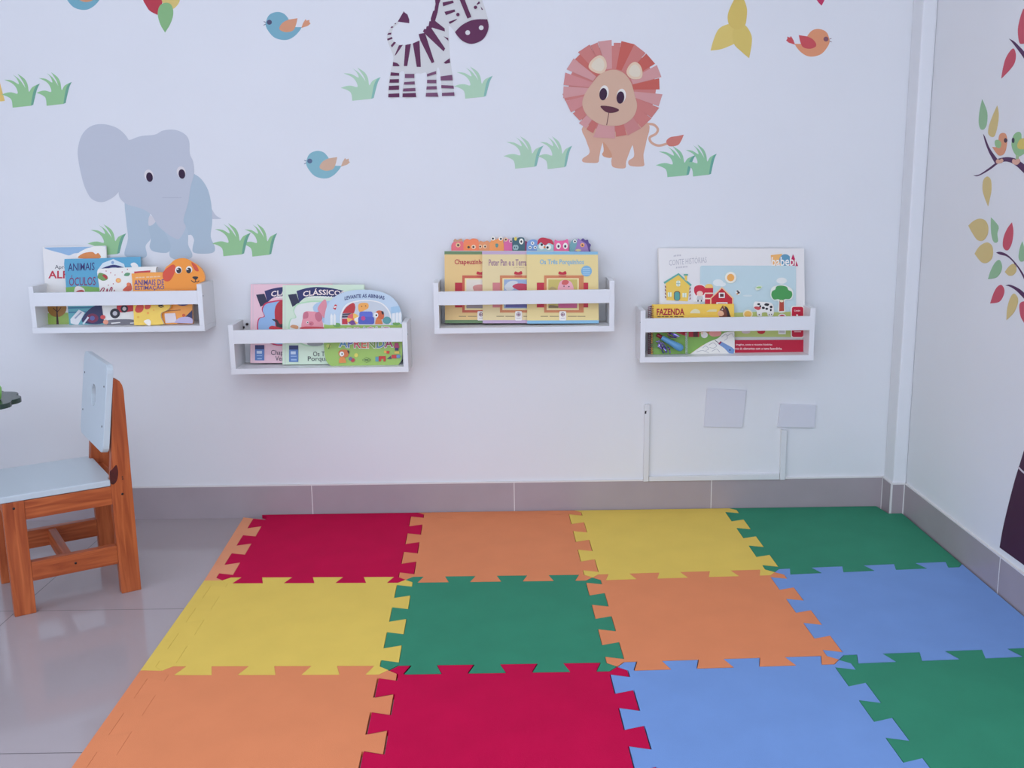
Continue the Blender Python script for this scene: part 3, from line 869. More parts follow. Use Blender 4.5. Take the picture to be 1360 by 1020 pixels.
def yellow_book(left, top, bottom, width, title, tx, tcol, band, side, dx, lab, depth, author, sticker, body):
    P = book(2, A3, [(left, top), (left + width, top + 2), (left + width + 6, bottom - 2), (left + 4, bottom)], depth, 0.008, ink(*body), lab)
    L, R_ = left, left + width
    P.add('colour_band', ([(L, top), (R_, top + 2), (R_, top + 21), (L, top + 20)], ink(*band)), ([(L + 4, bottom - 20), (R_ + 6, bottom - 22), (R_ + 6, bottom - 2), (L + 4, bottom)], ink(*band)))
    P.text('title', title, tx[0], 264, tx[1], 306, ink(*tcol), 0.022)
    if author:
        P.text('author_line', author, 595, 314, 662, 321, ink(150, 120, 100))
    P.add('picture_frame', (rect(743 + dx, 415, 790 + dx, 575), ink(*side)), (rect(1030 + dx, 415, 1074 + dx, 575), ink(*side)),
          (rect(790 + dx, 368, 1045 + dx, 608), ink(206, 128, 84) if dx > -500 else ink(200, 92, 66)), (rect(806 + dx, 386, 1014 + dx, 592), ink(238, 222, 170)))
    P.add('bow', (smooth([(884 + dx, 362), (888 + dx, 342), (908 + dx, 348), (928 + dx, 340), (932 + dx, 362)], 3), ink(190, 30, 50)), (rect(884 + dx, 368, 932 + dx, 375), ink(190, 30, 50)))
    P.add('small_print', *[(rect(a + dx, 630, b + dx, 634), ink(130, 110, 80)) for a, b in ((768, 815), (826, 884), (942, 1000), (1004, 1056))])
    P.add('maker_mark', (rrect(888 + dx, 599, 932 + dx, 659, 6), ink(236, 232, 238)), (ell(910 + dx, 620, 13), ink(110, 40, 90)), (ell(910 + dx, 620, 9), ink(236, 232, 238)), (rect(908 + dx, 612, 912 + dx, 628), ink(110, 40, 90)), (rect(902 + dx, 618, 918 + dx, 622), ink(110, 40, 90)), (rect(897 + dx, 642, 923 + dx, 646), ink(190, 184, 200)))
    if sticker:
        P.add('round_sticker', (ell(1063, 340, 35, 35), ink(124, 176, 220)), *[(rect(1040, y, 1086, y + 4), ink(170, 206, 236)) for y in (322, 334, 346, 358)])
    return P


P = yellow_book(147, 212, 676, 460, 'Chapeuzinho Vermelho', (212, 562), (178, 30, 54), (100, 130, 90), (186, 20, 44), -528,
                'yellow picture book with green bands and red title, left of three on the third shelf', 0.064, None, False, (228, 194, 134))
P.add('cover_picture', (rect(288, 394, 478, 580), ink(224, 216, 212)), (smooth([(330, 445), (350, 430), (390, 428), (430, 450), (420, 500), (350, 480)], 3), ink(206, 140, 140)), (smooth([(290, 560), (320, 540), (400, 560), (478, 550), (478, 580), (290, 580)], 3, (3, 4, 5)), ink(150, 140, 150)))
P = yellow_book(390, 212, 677, 460, 'Peter Pan e a Terra do Nunca', (433, 808), (156, 118, 140), (190, 166, 204), (206, 124, 132), -285,
                'yellow picture book with mauve bands, middle of three on the third shelf', 0.076, 'J. M. Barrie', False, (226, 208, 164))
P.add('cover_picture', (rect(531, 394, 721, 580), ink(150, 172, 214)), (smooth([(535, 440), (570, 405), (620, 410), (600, 450), (560, 470)], 3), ink(206, 212, 226)), (smooth([(585, 440), (620, 420), (690, 430), (690, 480), (630, 465)], 3), ink(190, 50, 84)), (smooth([(540, 575), (560, 530), (640, 545), (700, 530), (715, 576)], 3, (0, 4)), ink(96, 92, 160)))
P = yellow_book(677, 213, 679, 460, 'Os Três Porquinhos', (762, 1047), (124, 178, 214), (132, 184, 224), (190, 28, 56), 0,
                'yellow picture book with pale blue bands and title, right of three on the third shelf', 0.088, None, True, (230, 210, 152))
P.add('cover_picture', (rect(817, 394, 1003, 580), ink(200, 184, 104)), (smooth([(880, 470), (885, 425), (905, 400), (950, 402), (975, 430), (978, 480), (930, 510)], 4), ink(232, 170, 190)),
      (smooth([(905, 425), (910, 402), (935, 398), (950, 410), (935, 428)], 3), ink(206, 90, 90)), (ell(918, 438, 4), ink(70, 40, 60)), (ell(950, 440, 4), ink(70, 40, 60)),
      (smooth([(880, 565), (890, 520), (960, 515), (1000, 545), (1000, 578), (885, 578)], 3, (4, 5)), ink(196, 90, 140)), (smooth([(820, 465), (840, 440), (870, 455), (865, 480)], 3), ink(180, 160, 110)), (smooth([(820, 578), (825, 560), (880, 565), (880, 578)], 2, (0, 3)), ink(130, 110, 80)))

# ---- fourth shelf
A4 = crop(830, 310, 4.857)
P = book(3, A4, [(216, 95), (1156, 97), (1164, 770), (234, 776)], 0.056, 0.022, ink(228, 228, 238),
         'large white felt story box with farm scene, behind the spiral book on the right shelf', name='story_box', cat='box')
P.text('title', 'CONTE HISTÓRIAS', 285, 152, 527, 198, ink(178, 176, 192), -0.006, -20)
P.add('small_print', *[([(x, y), (x + 6, y - 1), (x + 5, y + 9), (x - 1, y + 10)], ink(190, 187, 202)) for x, y in ((315, 141), (325, 139), (335, 138), (346, 137), (355, 137), (330, 216), (341, 215), (352, 214), (363, 213), (374, 212), (385, 211), (396, 210))])
P.add('maker_mark', ([(940, 140), (1012, 132), (1022, 208), (948, 214)], ink(238, 180, 110)), (ell(1033, 172, 38), ink(96, 152, 190)), ([(1083, 134), (1117, 211), (1058, 211)], ink(190, 30, 90)))
P.text('maker_lettering', 'babebi', 946, 150, 1102, 210, ink(240, 238, 244), 0.012, -4)
P.add('scene_panel', (rrect(485, 208, 1103, 670, 12), ink(190, 214, 230)), (smooth([(486, 508), (700, 512), (850, 505), (1000, 508), (1103, 500), (1103, 668), (486, 668)], 3, (0, 4, 5, 6)), ink(188, 202, 122)),
      (ell(600, 318, 34, 22), ink(222, 230, 240)), (ell(625, 328, 26, 14), ink(222, 230, 240)), (ell(1010, 305, 34, 20), ink(226, 232, 240)), (ell(790, 402, 30, 6), ink(210, 224, 236)))
P.add('house_picture', ([(262, 315), (345, 262), (418, 330), (405, 438), (268, 430)], ink(236, 200, 90)), (stroke([(252, 320), (345, 262), (426, 336)], 13), ink(96, 170, 164)), ([(385, 300), (385, 270), (400, 272), (400, 310)], ink(236, 200, 90)), (rect(378, 262, 406, 272), ink(96, 170, 164)),
      (rrect(315, 372, 356, 434, 16), ink(120, 70, 60)), (rrect(319, 377, 352, 432, 14), ink(84, 160, 160)), (rrect(330, 304, 356, 342, 10), ink(228, 236, 226)), (rect(276, 380, 300, 408), ink(228, 236, 226)), (rect(370, 384, 396, 412), ink(228, 236, 226)),
      (rect(341, 304, 344, 342), ink(120, 170, 160)), (rect(330, 322, 356, 325), ink(120, 170, 160)), (rect(286, 380, 289, 408), ink(120, 170, 160)), (rect(382, 384, 385, 412), ink(120, 170, 160)),
      *[([(256, y), (262, y), (266, y + 14), (260, y + 14)], ink(130, 60, 70)) for y in (338, 360, 382, 404)], *[([(418, y), (424, y), (420, y + 14), (414, y + 14)], ink(130, 60, 70)) for y in (348, 370, 392, 414)])
P.add('child_picture', (smooth([(440, 440), (442, 350), (480, 326), (520, 350), (520, 440)], 3, (0, 4)), WHT), (smooth([(446, 380), (448, 345), (480, 333), (512, 345), (515, 380), (500, 400), (492, 375), (465, 378), (462, 402)], 3), ink(200, 30, 60)), (ell(482, 388, 20, 17), ink(238, 206, 200)), ([(466, 404), (500, 404), (506, 428), (460, 428)], ink(200, 200, 210)), (rect(466, 428, 474, 440), ink(70, 60, 70)), (rect(488, 428, 496, 440), ink(70, 60, 70)))
P.add('barn_picture', (smooth([(514, 352), (520, 332), (541, 326), (562, 332), (568, 352)], 3, (0, 4)), ink(238, 200, 120)), (rect(515, 352, 567, 455), ink(196, 28, 54)), (rect(515, 382, 567, 390), ink(240, 216, 200)), (rect(515, 416, 567, 424), ink(240, 216, 200)),
      ([(548, 455), (548, 418), (624, 344), (698, 416), (698, 458)], ink(240, 200, 160)), ([(556, 455), (556, 420), (624, 354), (690, 420), (690, 458)], ink(190, 24, 44)), (rect(604, 382, 642, 416), WHT), (rect(611, 389, 635, 409), ink(90, 20, 34)), (rect(588, 444, 660, 520), WHT), (rect(596, 452, 652, 520), ink(190, 24, 44)))
P.add('sun_picture', (ell(680, 285, 37), ink(238, 236, 230)), (ell(680, 285, 24), ink(242, 172, 90)))
P.add('leaf_picture', (smooth([(838, 352), (855, 338), (884, 340), (872, 358), (848, 368)], 3), ink(222, 232, 226)), (smooth([(844, 352), (858, 343), (878, 344), (868, 355)], 3), ink(156, 200, 130)))
P.add('bee_picture', (ell(727, 381, 17), ink(226, 230, 236)), (ell(724, 372, 7, 5), ink(40, 40, 50)), (ell(731, 382, 8, 7), ink(60, 50, 50)), (ell(722, 390, 6, 5), ink(205, 140, 80)))
P.add('tree_picture', (smooth([(935, 400), (945, 350), (985, 335), (1010, 328), (1045, 340), (1075, 360), (1082, 395), (1070, 425), (1030, 432), (1026, 470), (1030, 506), (984, 506), (988, 440), (955, 430)], 4), ink(228, 234, 236)),
      (smooth([(942, 400), (948, 372), (966, 362), (975, 342), (1005, 336), (1040, 344), (1052, 365), (1072, 375), (1076, 400), (1060, 422), (1030, 424), (1010, 432), (985, 424), (958, 426)], 4), ink(70, 152, 84)),
      ([(994, 432), (1022, 430), (1024, 500), (992, 502)], ink(176, 70, 54)), (ell(1008, 436, 12, 8), ink(230, 226, 200)))
P.add('cow_picture', (smooth([(826, 480), (832, 442), (860, 440), (900, 442), (945, 450), (958, 490), (952, 530), (920, 532), (912, 510), (882, 512), (880, 534), (850, 530), (846, 500)], 3), WHT), (smooth([(896, 462), (905, 450), (928, 455), (918, 468)], 3), BLK), (ell(890, 480, 10, 8), BLK), (ell(912, 486, 9, 7), BLK), (ell(940, 474, 9, 8), BLK), (ell(938, 494, 6, 8), BLK), (ell(870, 470, 6, 8), BLK), (ell(860, 456, 10, 6), BLK),
      (smooth([(832, 482), (836, 472), (868, 474), (872, 486), (855, 494)], 3), ink(196, 70, 80)), (rect(860, 520, 866, 528), BLK), (rect(925, 520, 930, 528), BLK), (rect(940, 518, 945, 526), BLK))
for q in ([(ell(790, 520, 32, 28), ink(238, 228, 200)), (ell(790, 520, 24, 20), ink(238, 190, 100))], [(ell(778, 634, 28, 12), ink(206, 190, 200))], [(ell(876, 630, 26, 18), ink(190, 34, 50))],
          [(ell(1010, 535, 26, 18), WHT), (ell(1010, 536, 18, 12), ink(190, 34, 54))], [(rect(986, 620, 1034, 650), WHT), (rect(992, 626, 1028, 640), ink(200, 196, 206))]):
    P.add('farm_figure_picture', *q)
P.add('count_panel', (rrect(1066, 467, 1153, 674, 18), ink(240, 236, 240)), (rrect(1073, 473, 1147, 668, 14), ink(190, 20, 56)), (rect(1088, 630, 1132, 636), ink(226, 190, 200)))
P.text('count_lettering', 'Contém', 1088, 492, 1127, 503, ink(240, 230, 236), 0.01)
P.text('count_lettering', '1', 1101, 522, 1112, 560, ink(240, 230, 236), 0.02)
P.add('red_band', ([(300, 690), (1148, 685), (1160, 684), (1162, 768), (300, 772)], ink(184, 16, 56)))
P.text('caption', 'imagine, conte e reconte histórias', 712, 710, 946, 725, ink(240, 228, 236), 0.008)
P.text('caption', 'nos de elementos com o tema fazendinha.', 708, 734, 1010, 749, ink(240, 228, 236), 0.008)

P = book(3, A4, [(176, 458), (704, 455), (708, 776), (170, 782)], 0.072, 0.010, ink(240, 200, 84),
         'yellow spiral-bound farm activity book at the front of the right shelf', name='spiral_book')
SP = P
P.text('title', 'FAZENDA', 205, 484, 384, 527, ink(170, 24, 44), 0.035, -2)
P.add('small_print', *[(rect(x0, 534, x1, 540), ink(120, 84, 40)) for x0, x1 in ((210, 231), (236, 254), (258, 282), (290, 308), (318, 345), (350, 358), (360, 378))])
P.add('sky_picture', (smooth([(418, 515), (430, 498), (455, 486), (480, 498), (485, 515)], 3, (0, 4)), ink(226, 220, 190)), (smooth([(525, 505), (545, 492), (590, 490), (590, 505)], 3, (0, 3)), ink(226, 216, 176)))
P.add('horse_picture', (smooth([(610, 548), (605, 510), (620, 480), (632, 464), (640, 482), (660, 486), (685, 545)], 3, (0, 6)), ink(110, 56, 40)), (smooth([(640, 470), (662, 480), (676, 520), (684, 546), (664, 546), (654, 500)], 3), ink(50, 28, 34)), (smooth([(598, 515), (608, 498), (630, 502), (638, 522), (622, 534), (604, 530)], 3), ink(234, 180, 150)), (ell(628, 490, 4, 5), WHT), (ell(628, 491, 2), BLK))
P.add('farm_picture', ([(178, 600), (705, 598), (708, 700), (600, 690), (500, 720), (420, 776), (178, 780)], ink(124, 170, 80)), (smooth([(330, 640), (330, 610), (400, 600), (400, 665)], 2, (0, 1, 2, 3)), ink(170, 24, 44)), ([(410, 606), (480, 606), (480, 668), (410, 668)], ink(170, 24, 44)), (rect(440, 630, 470, 668), ink(84, 24, 30)), ([(475, 620), (545, 600), (555, 640), (500, 664)], ink(176, 130, 70)),
      (ell(512, 655, 22, 20), WHT), (ell(496, 644, 8), ink(236, 210, 200)), (smooth([(540, 640), (580, 622), (620, 635), (610, 660), (560, 664)], 3), ink(226, 150, 150)), (rect(240, 600, 300, 640), ink(140, 60, 50)), (smooth([(180, 700), (260, 680), (330, 700), (330, 740), (180, 740)], 3), ink(110, 150, 74)))
P.add('drawing_picture', (smooth([(420, 778), (480, 736), (540, 700), (600, 676), (640, 640), (705, 632), (708, 776)], 3, (0, 5, 6)), ink(230, 230, 236)),
      *[(stroke(open_curve(q, 3), 2.5), ink(150, 150, 165)) for q in ([(500, 740), (520, 725), (540, 745), (520, 755)], [(540, 720), (570, 705), (590, 725), (570, 740), (545, 735)], [(620, 670), (650, 650), (660, 675), (640, 690)], [(660, 660), (690, 645), (700, 670)], [(460, 765), (500, 755), (540, 770)], [(560, 760), (590, 745), (610, 765)])],
      ([(602, 714), (618, 696), (640, 708), (690, 735), (706, 750), (700, 776), (670, 772), (640, 740)], ink(112, 146, 206)), ([(600, 712), (616, 694), (624, 700), (610, 718)], ink(150, 40, 80)), (stroke([(580, 690), (604, 706)], 4), ink(80, 80, 100)), (ell(676, 752, 5), ink(50, 60, 110)))
# spiral wire on the left edge
pl = P.plane
rings = []
for k in range(26):
    y = 470 + k * 12
    a = pl.at(*A4((152, y + 6))[0], 0.002)
    b = pl.at(*A4((168, y - 2))[0], 0.006)
    c = pl.at(*A4((184, y + 2))[0], 0.001)
    rings += [a, b, c, c - pl.n * 0.012, a - pl.n * 0.010]
tube('spiral_wire', [v for v in rings], 0.0009, ink(126, 36, 76, 0.3), P.parent, 6, tuple(P.parent.location))

# blue glossy toy in wrapping, lying against the spiral book
z0 = SHELF[3][2]
pl = Plane((0, -0.088, 0), (0, -1, 0))
a, b = pl.at(*A4((232, 668))[0]), pl.at(*A4((374, 748))[0])
t = thing('toy_pen', 'glossy blue chunky toy pen with foil ribbons before the spiral book', 'toy', ((a.x + b.x) / 2, -0.088, z0 + 0.0003))
o = tuple(t.location)
rr = [0.0, 0.0034, 0.0046, 0.0050, 0.0052, 0.0056, 0.0064, 0.0072, 0.0077, 0.0074, 0.0062, 0.0038, 0.0]
ss = [0.0, 0.02, 0.06, 0.15, 0.28, 0.42, 0.56, 0.68, 0.79, 0.88, 0.94, 0.985, 1.0]
tube('pen_body', [a + (b - a) * s for s in ss], [r * 1.5 + 0.0002 for r in rr], ink(88, 150, 206, 0.12, 0.6), t, 16, o)
a2 = pl.at(*A4((205, 652))[0])
tube('pen_cap', [a2, a2 + (a - a2) * 0.1, a2 + (a - a2) * 0.9, a + (b - a) * 0.03], [0.003, 0.0062, 0.0060, 0.0058], ink(120, 24, 50, 0.25), t, 12, o)
foil = new_mat('purple_foil', (0.28, 0.20, 0.5, 1), 0.12)[0]
foil.node_tree.nodes['Principled BSDF'].inputs['Metallic'].default_value = 0.95
random.seed(9)
for k, q in enumerate(([(280, 640), (305, 650), (330, 664)], [(270, 650), (300, 668), (335, 670)], [(220, 690), (236, 715), (225, 740)], [(232, 700), (255, 722), (238, 758)], [(250, 705), (262, 735), (272, 770)], [(226, 720), (250, 745), (296, 752)], [(215, 712), (240, 730), (262, 720)], [(270, 730), (285, 745), (292, 772)], [(290, 645), (318, 652), (346, 668)], [(215, 725), (232, 745), (246, 768)], [(252, 742), (268, 752), (262, 772)], [(200, 690), (216, 700), (210, 724)])):
    pt = [pl.at(*p) for p in A4(*q)]
    vs = []
    for j, v in enumerate(pt):
        dz = Vector((random.uniform(-.002, .002), random.uniform(-.004, 0.002), random.uniform(-.003, .003)))
        w = Vector((0.0014, random.uniform(-.002, .002), 0.0020 if k < 2 else 0.0012))
        vs += [v + dz - w, v + dz + w]
    vs += [v + Vector((0, 0.0004, 0)) for v in vs]
    fs = [(0, 1, 3, 2), (2, 3, 5, 4), (6, 8, 9, 7), (8, 10, 11, 9), (0, 2, 8, 6), (2, 4, 10, 8), (1, 7, 9, 3), (3, 9, 11, 5), (0, 6, 7, 1), (4, 5, 11, 10)]
    finish(mesh_obj('foil_ribbon', vs, fs, foil, None, t, o))
vs = [pl.at(*p) for p in A4((388, 640), (404, 640), (404, 778), (390, 778))]
vs += [v + Vector((0, 0.0005, 0)) for v in vs]
film = new_mat('clear_film', (0.85, 0.88, 0.95, 1), 0.08, 0.8)[0]
film.node_tree.nodes['Principled BSDF'].inputs['Transmission Weight'].default_value = 0.85
finish(mesh_obj('wrapper_gloss_line', [(v.x, v.y, max(v.z, z0 + 0.0004)) for v in vs], BOXF[:2] + [(0, 1, 5, 4), (1, 2, 6, 5), (2, 3, 7, 6), (3, 0, 4, 7)], film, None, t, o))  # pale clear strip put in for the gloss line on the plastic

# ------------------------------------------------------------------ cable trunking and blank plates on the back wall


def wall_box(name, quad, depth, mat, parent=None, o=None, bevel=0.0015, base=0.0):
    q = [BACK.at(*p) for p in quad]
    vs = [v - Vector((0, depth, 0)) for v in q] + [v - Vector((0, base, 0)) for v in q]
    cen = o or tuple(sum(q, Vector()) / 4)
    ob = mesh_obj(name, vs, [(0, 1, 2, 3), (7, 6, 5, 4)] + [(i, i + 4, (i + 1) % 4 + 4, (i + 1) % 4) for i in range(4)], mat, None, parent, cen)
    return finish(ob, bevel)


t = thing('cable_trunking', 'white plastic cable trunking in a U shape low on the back wall', 'cable trunking', tuple(BACK.at(948, 632)))
o = tuple(t.location)
wall_box('upright_duct', [(855.5, 537), (862.5, 536), (861, 638.3), (854, 638.6)], 0.011, TRUNK, t, o)
wall_box('upright_duct', [(1036.5, 570), (1044.5, 570.5), (1041.5, 636), (1034.5, 636.4)], 0.011, TRUNK, t, o)
wall_box('level_duct', [(861.4, 632), (1034.2, 628.5), (1034.2, 635.6), (861.4, 638.2)], 0.011, TRUNK, t, o)
wall_box('end_cap', [(856, 545), (858, 544.6), (857.6, 548.6), (855.6, 548.4)], 0.0118, METAL, t, o, 0)
tag(wall_box('cover_plate', [(938.5, 515.7), (991.3, 518), (985.5, 567.8), (934.3, 566.3)], 0.005, PLASTIC), 'square blank white cover plate on the wall below the right shelf', 'cover plate', 'blank cover plates')
tag(wall_box('cover_plate', [(1036, 536), (1083.3, 537.7), (1080.8, 567.8), (1031.6, 566.6)], 0.007, PLASTIC), 'oblong blank white cover plate topping the right end of the cable trunking', 'cover plate', 'blank cover plates')

# ------------------------------------------------------------------ wall stickers, back wall
VRO = 0.55


def vin(r, g, b):
    return ink(r * 0.95, g * 0.95, b * 0.955, VRO, 0.25)


def sticker(name, lab, cat, at, cr, group=None, plane=BACK, start=0.0002):
    t = thing(name, lab, cat, tuple(plane.at(*cr(at)[0])), 0, group)
    return Print(plane, cr, t, start)


TUFT = [(157, 758), (148, 700), (110, 674), (70, 662), (110, 648), (150, 645), (196, 655), (185, 612), (150, 577), (92, 552), (150, 557), (205, 585), (190, 545), (160, 515), (205, 545), (238, 585), (258, 615), (240, 570), (195, 508), (250, 545), (275, 590), (285, 642), (310, 607), (370, 580), (345, 622), (330, 680), (318, 737), (300, 744)]
TSH = [(370, 580), (342, 596), (318, 645), (300, 744), (318, 737), (334, 672), (350, 618)]
GRASS = [((2, 98, 53, 143), 0, 'green grass tuft wall sticker, leftmost at the left picture edge'),
         ((48.4, 96, 95.3, 140.5), 0, 'green grass tuft wall sticker, second from the left picture edge'),
         ((452.4, 89.6, 505.6, 133.8), 1, 'green grass tuft wall sticker left of the zebra'),
         ((603, 88.5, 654.4, 131), 1, 'pale green grass tuft wall sticker touching the zebra front leg'),
         ((668.8, 181, 721.8, 224), 1, 'pale green grass tuft wall sticker, farther left of the lion'),
         ((714, 181, 759.9, 224.5), 1, 'pale green grass tuft wall sticker just left of the lion'),
         ((871, 194, 924, 235.3), 2, 'green grass tuft wall sticker under the lion tail'),
         ((907.6, 191.8, 951.9, 234.4), 2, 'green grass tuft wall sticker, farthest right of the lion'),
         ((116.4, 298, 167.6, 339.6), 0, 'green grass tuft wall sticker left of the elephant, above the books'),
         ((281.9, 296.6, 333, 340.3), 0, 'green grass tuft wall sticker right beside the elephant leg'),
         ((321.6, 297, 368.3, 340.8), 0, 'green grass tuft wall sticker, farthest right of the elephant')]
GC = [(vin(154, 204, 158), vin(112, 172, 154)), (vin(180, 217, 196), vin(140, 194, 190)), (vin(150, 204, 172), vin(108, 174, 164))]
for i, ((x0, y0, x1, y1), k, lab) in enumerate(GRASS):
    def fit(q):
        return [(x0 + (u - 70) / 300 * (x1 - x0), y0 + (v - 508) / 250 * (y1 - y0)) for u, v in q]
    pr = Print(BACK, None, None, 0.0003 + 0.0002 * (i % 2))
    tag(pr.add('grass_sticker', (fit(smooth(TUFT, 3, (0, 3, 9, 13, 16, 18, 23, 26, 27))), GC[k][0]), (fit(smooth(TSH, 3, (0, 3, 4))), GC[k][1]), skirt=True), lab, 'wall sticker', 'grass tuft wall stickers')

pr = Print(BACK)
tag(pr.add('giraffe_leg_sticker', ([(-14, 96), (-4, 96), (0.5, 112), (6.5, 134), (-10, 136)], vin(232, 200, 120)), skirt=True), 'yellow wall sticker piece cut off by the left picture edge', 'wall sticker')

# elephant
CE = crop(80, 140, 4.533)
E1, E2, E3 = vin(184, 202, 226), vin(197, 204, 226), vin(178, 198, 222)
P = sticker('elephant_sticker', 'pale blue elephant wall sticker above the left shelf', 'wall sticker', (600, 560), CE)
P.add('tail', (smooth([(905, 615), (935, 660), (972, 682), (935, 684), (905, 676)], 4, (2,)), E2), skirt=True)
P.add('hindquarters', (smooth([(780, 405), (810, 415), (850, 445), (890, 510), (910, 600), (915, 700), (906, 790), (930, 850), (922, 885), (860, 893), (802, 885), (798, 850), (806, 810), (790, 780), (768, 778), (750, 740), (735, 680), (760, 560)], 4), E3), skirt=True)
P.add('leg', (smooth([(520, 720), (580, 700), (650, 740), (670, 840), (655, 880), (620, 888), (560, 878), (538, 850), (545, 800)], 4), E3), skirt=True)
P.add('leg', (smooth([(392, 560), (470, 580), (540, 650), (532, 740), (545, 800), (514, 845), (522, 900), (500, 920), (450, 926), (395, 908), (388, 880), (408, 800), (398, 700)], 4), E1), skirt=True)
P.add('leg', (smooth([(600, 700), (680, 690), (760, 735), (770, 790), (770, 840), (794, 892), (785, 920), (720, 932), (665, 915), (658, 880), (666, 845), (645, 790)], 4), E1), skirt=True)
P.add('tusk', (smooth([(538, 662), (575, 690), (560, 716), (532, 722)], 3), vin(216, 216, 232)), (smooth([(725, 690), (752, 732), (728, 724), (708, 712)], 3), vin(216, 216, 232)), skirt=True)
P.add('head', (smooth([(400, 230), (430, 205), (490, 184), (570, 176), (620, 151), (690, 147), (750, 173), (776, 215), (780, 290), (800, 340), (806, 410), (785, 490), (772, 580), (742, 690), (756, 735), (720, 800), (690, 800), (640, 768), (590, 725), (545, 655), (480, 618), (395, 592), (352, 530), (380, 400)], 4), E2), skirt=True)
P.add('ear', (smooth([(418, 222), (385, 170), (330, 130), (250, 112), (180, 128), (130, 180), (107, 260), (110, 330), (130, 430), (152, 500), (187, 560), (240, 582), (290, 570), (348, 526), (420, 420), (440, 300)], 4), E2), skirt=True)
P.add('mouth', (rect(615, 553, 730, 557), vin(184, 190, 214)))
for x, y in ((538, 432), (733, 413)):
    P.add('eye', (ell(x - 4, y - 12, 27, 34, -0.2), vin(226, 224, 238)), (ell(x, y, 20, 29, -0.15), vin(52, 28, 62)), skirt=True)

# zebra
CZ = crop(500, 0, 7.2857)
PL, PL2 = vin(98, 44, 86), vin(122, 78, 116)
P = sticker('zebra_sticker', 'plum and white striped zebra wall sticker at the top of the back wall', 'wall sticker', (450, 500), CZ)
P.add('body', (smooth([(265, 435), (345, 425), (420, 385), (470, 300), (530, 190), (560, 80), (572, -60), (640, -160), (760, -190), (900, -140), (1000, -40), (1040, 50), (1070, 150), (1082, 200), (1080, 270), (1040, 360), (990, 405), (915, 425), (840, 405), (790, 350), (760, 310), (705, 250), (700, 300), (705, 450), (715, 580), (735, 730), (752, 930), (635, 930), (620, 735), (600, 652), (582, 690), (582, 830), (600, 935), (477, 935), (490, 718), (430, 712), (370, 718), (372, 800), (385, 940), (252, 940), (272, 720), (246, 690), (220, 710), (222, 940), (115, 940), (135, 700), (165, 560), (130, 460), (100, 370), (118, 300), (160, 245), (200, 212), (215, 225), (165, 270), (147, 330), (160, 390), (210, 430)], 3, (26, 27, 32, 33, 37, 38, 42, 43)), vin(216, 219, 230)), skirt=True)
Q = lambda *p: (list(p), PL)
P.add('stripes', Q((205, 210), (265, 108), (272, 120), (300, 140), (318, 190), (318, 225)), Q((170, 230), (190, 222), (188, 235)), Q((135, 268), (150, 252), (165, 262), (150, 272)), Q((103, 338), (115, 320), (145, 316), (142, 334)), Q((103, 376), (150, 357), (157, 375), (108, 393)), Q((138, 440), (170, 404), (190, 412), (150, 460)),
      Q((218, 438), (256, 434), (190, 530), (175, 540)), Q((280, 435), (334, 424), (298, 640), (265, 640)), Q((352, 420), (416, 392), (430, 648), (390, 648)), Q((425, 392), (408, 330), (470, 318), (560, 600), (535, 613)), Q((462, 292), (535, 278), (665, 470), (650, 498), (480, 338)), Q((515, 207), (568, 203), (660, 275), (662, 305), (530, 265)),
      Q((450, 305), (462, 280), (480, 282), (485, 256), (505, 252), (512, 206), (575, 205), (530, 280), (475, 330)),
      Q((526, 205), (526, 180), (548, 108), (562, 100), (565, 70), (572, 40), (566, -10), (570, -60), (620, -120), (660, -100), (624, -10), (606, 34), (592, 120), (566, 210)),
      Q((650, 352), (695, 370), (696, 396)), Q((160, 600), (200, 610), (222, 630), (222, 641), (158, 641)), Q((650, 606), (708, 564), (714, 608), (670, 618)),
      Q((640, 25), (740, 5), (748, 28), (645, 62)), Q((658, 115), (755, 92), (763, 112), (672, 148)), Q((698, 212), (782, 182), (768, 198), (710, 233)), Q((785, -50), (835, -50), (918, 165), (880, 181)), Q((968, 42), (992, 12), (1004, 32), (976, 46)), Q((1008, 62), (1032, 95), (1018, 97)), Q((640, -60), (720, -80), (735, -45), (640, -25)))
for q in ([Q((140, 700), (220, 708), (220, 733), (135, 733)), Q((130, 768), (218, 766), (218, 800), (125, 802)), Q((121, 832), (219, 828), (219, 868), (118, 872)), Q((116, 908), (222, 903), (222, 941), (114, 942))],
          [(rect(275, 716, 367, 756), PL2), ([(270, 795), (370, 788), (372, 818), (264, 820)], PL2), ([(260, 857), (376, 852), (379, 882), (256, 886)], PL2), ([(254, 905), (380, 900), (386, 940), (252, 940)], PL)],
          [([(488, 718), (578, 688), (578, 716), (490, 742)], PL2), (rect(490, 773, 580, 806), PL2), ([(487, 836), (582, 834), (584, 864), (483, 867)], PL2), ([(480, 900), (590, 897), (600, 937), (477, 936)], PL2)],
          [([(620, 740), (733, 725), (738, 778), (622, 779)], PL2), ([(627, 824), (746, 830), (750, 858), (628, 853)], PL2), ([(634, 900), (752, 893), (756, 927), (634, 930)], PL2)]):
    P.add('leg_pattern', *q)
P.add('muzzle', (smooth([(760, 312), (820, 250), (900, 205), (980, 188), (1072, 188), (1086, 260), (1060, 340), (1010, 395), (920, 425), (840, 400), (790, 355)], 4, (0, 4)), PL), skirt=True)
P.add('nostril', (ell(883, 317, 23), vin(220, 222, 234)), (ell(1014, 270, 23), vin(220, 222, 234)))
P.add('eye', (ell(788, 142, 16, 17), PL), (ell(958, 72, 16), PL))

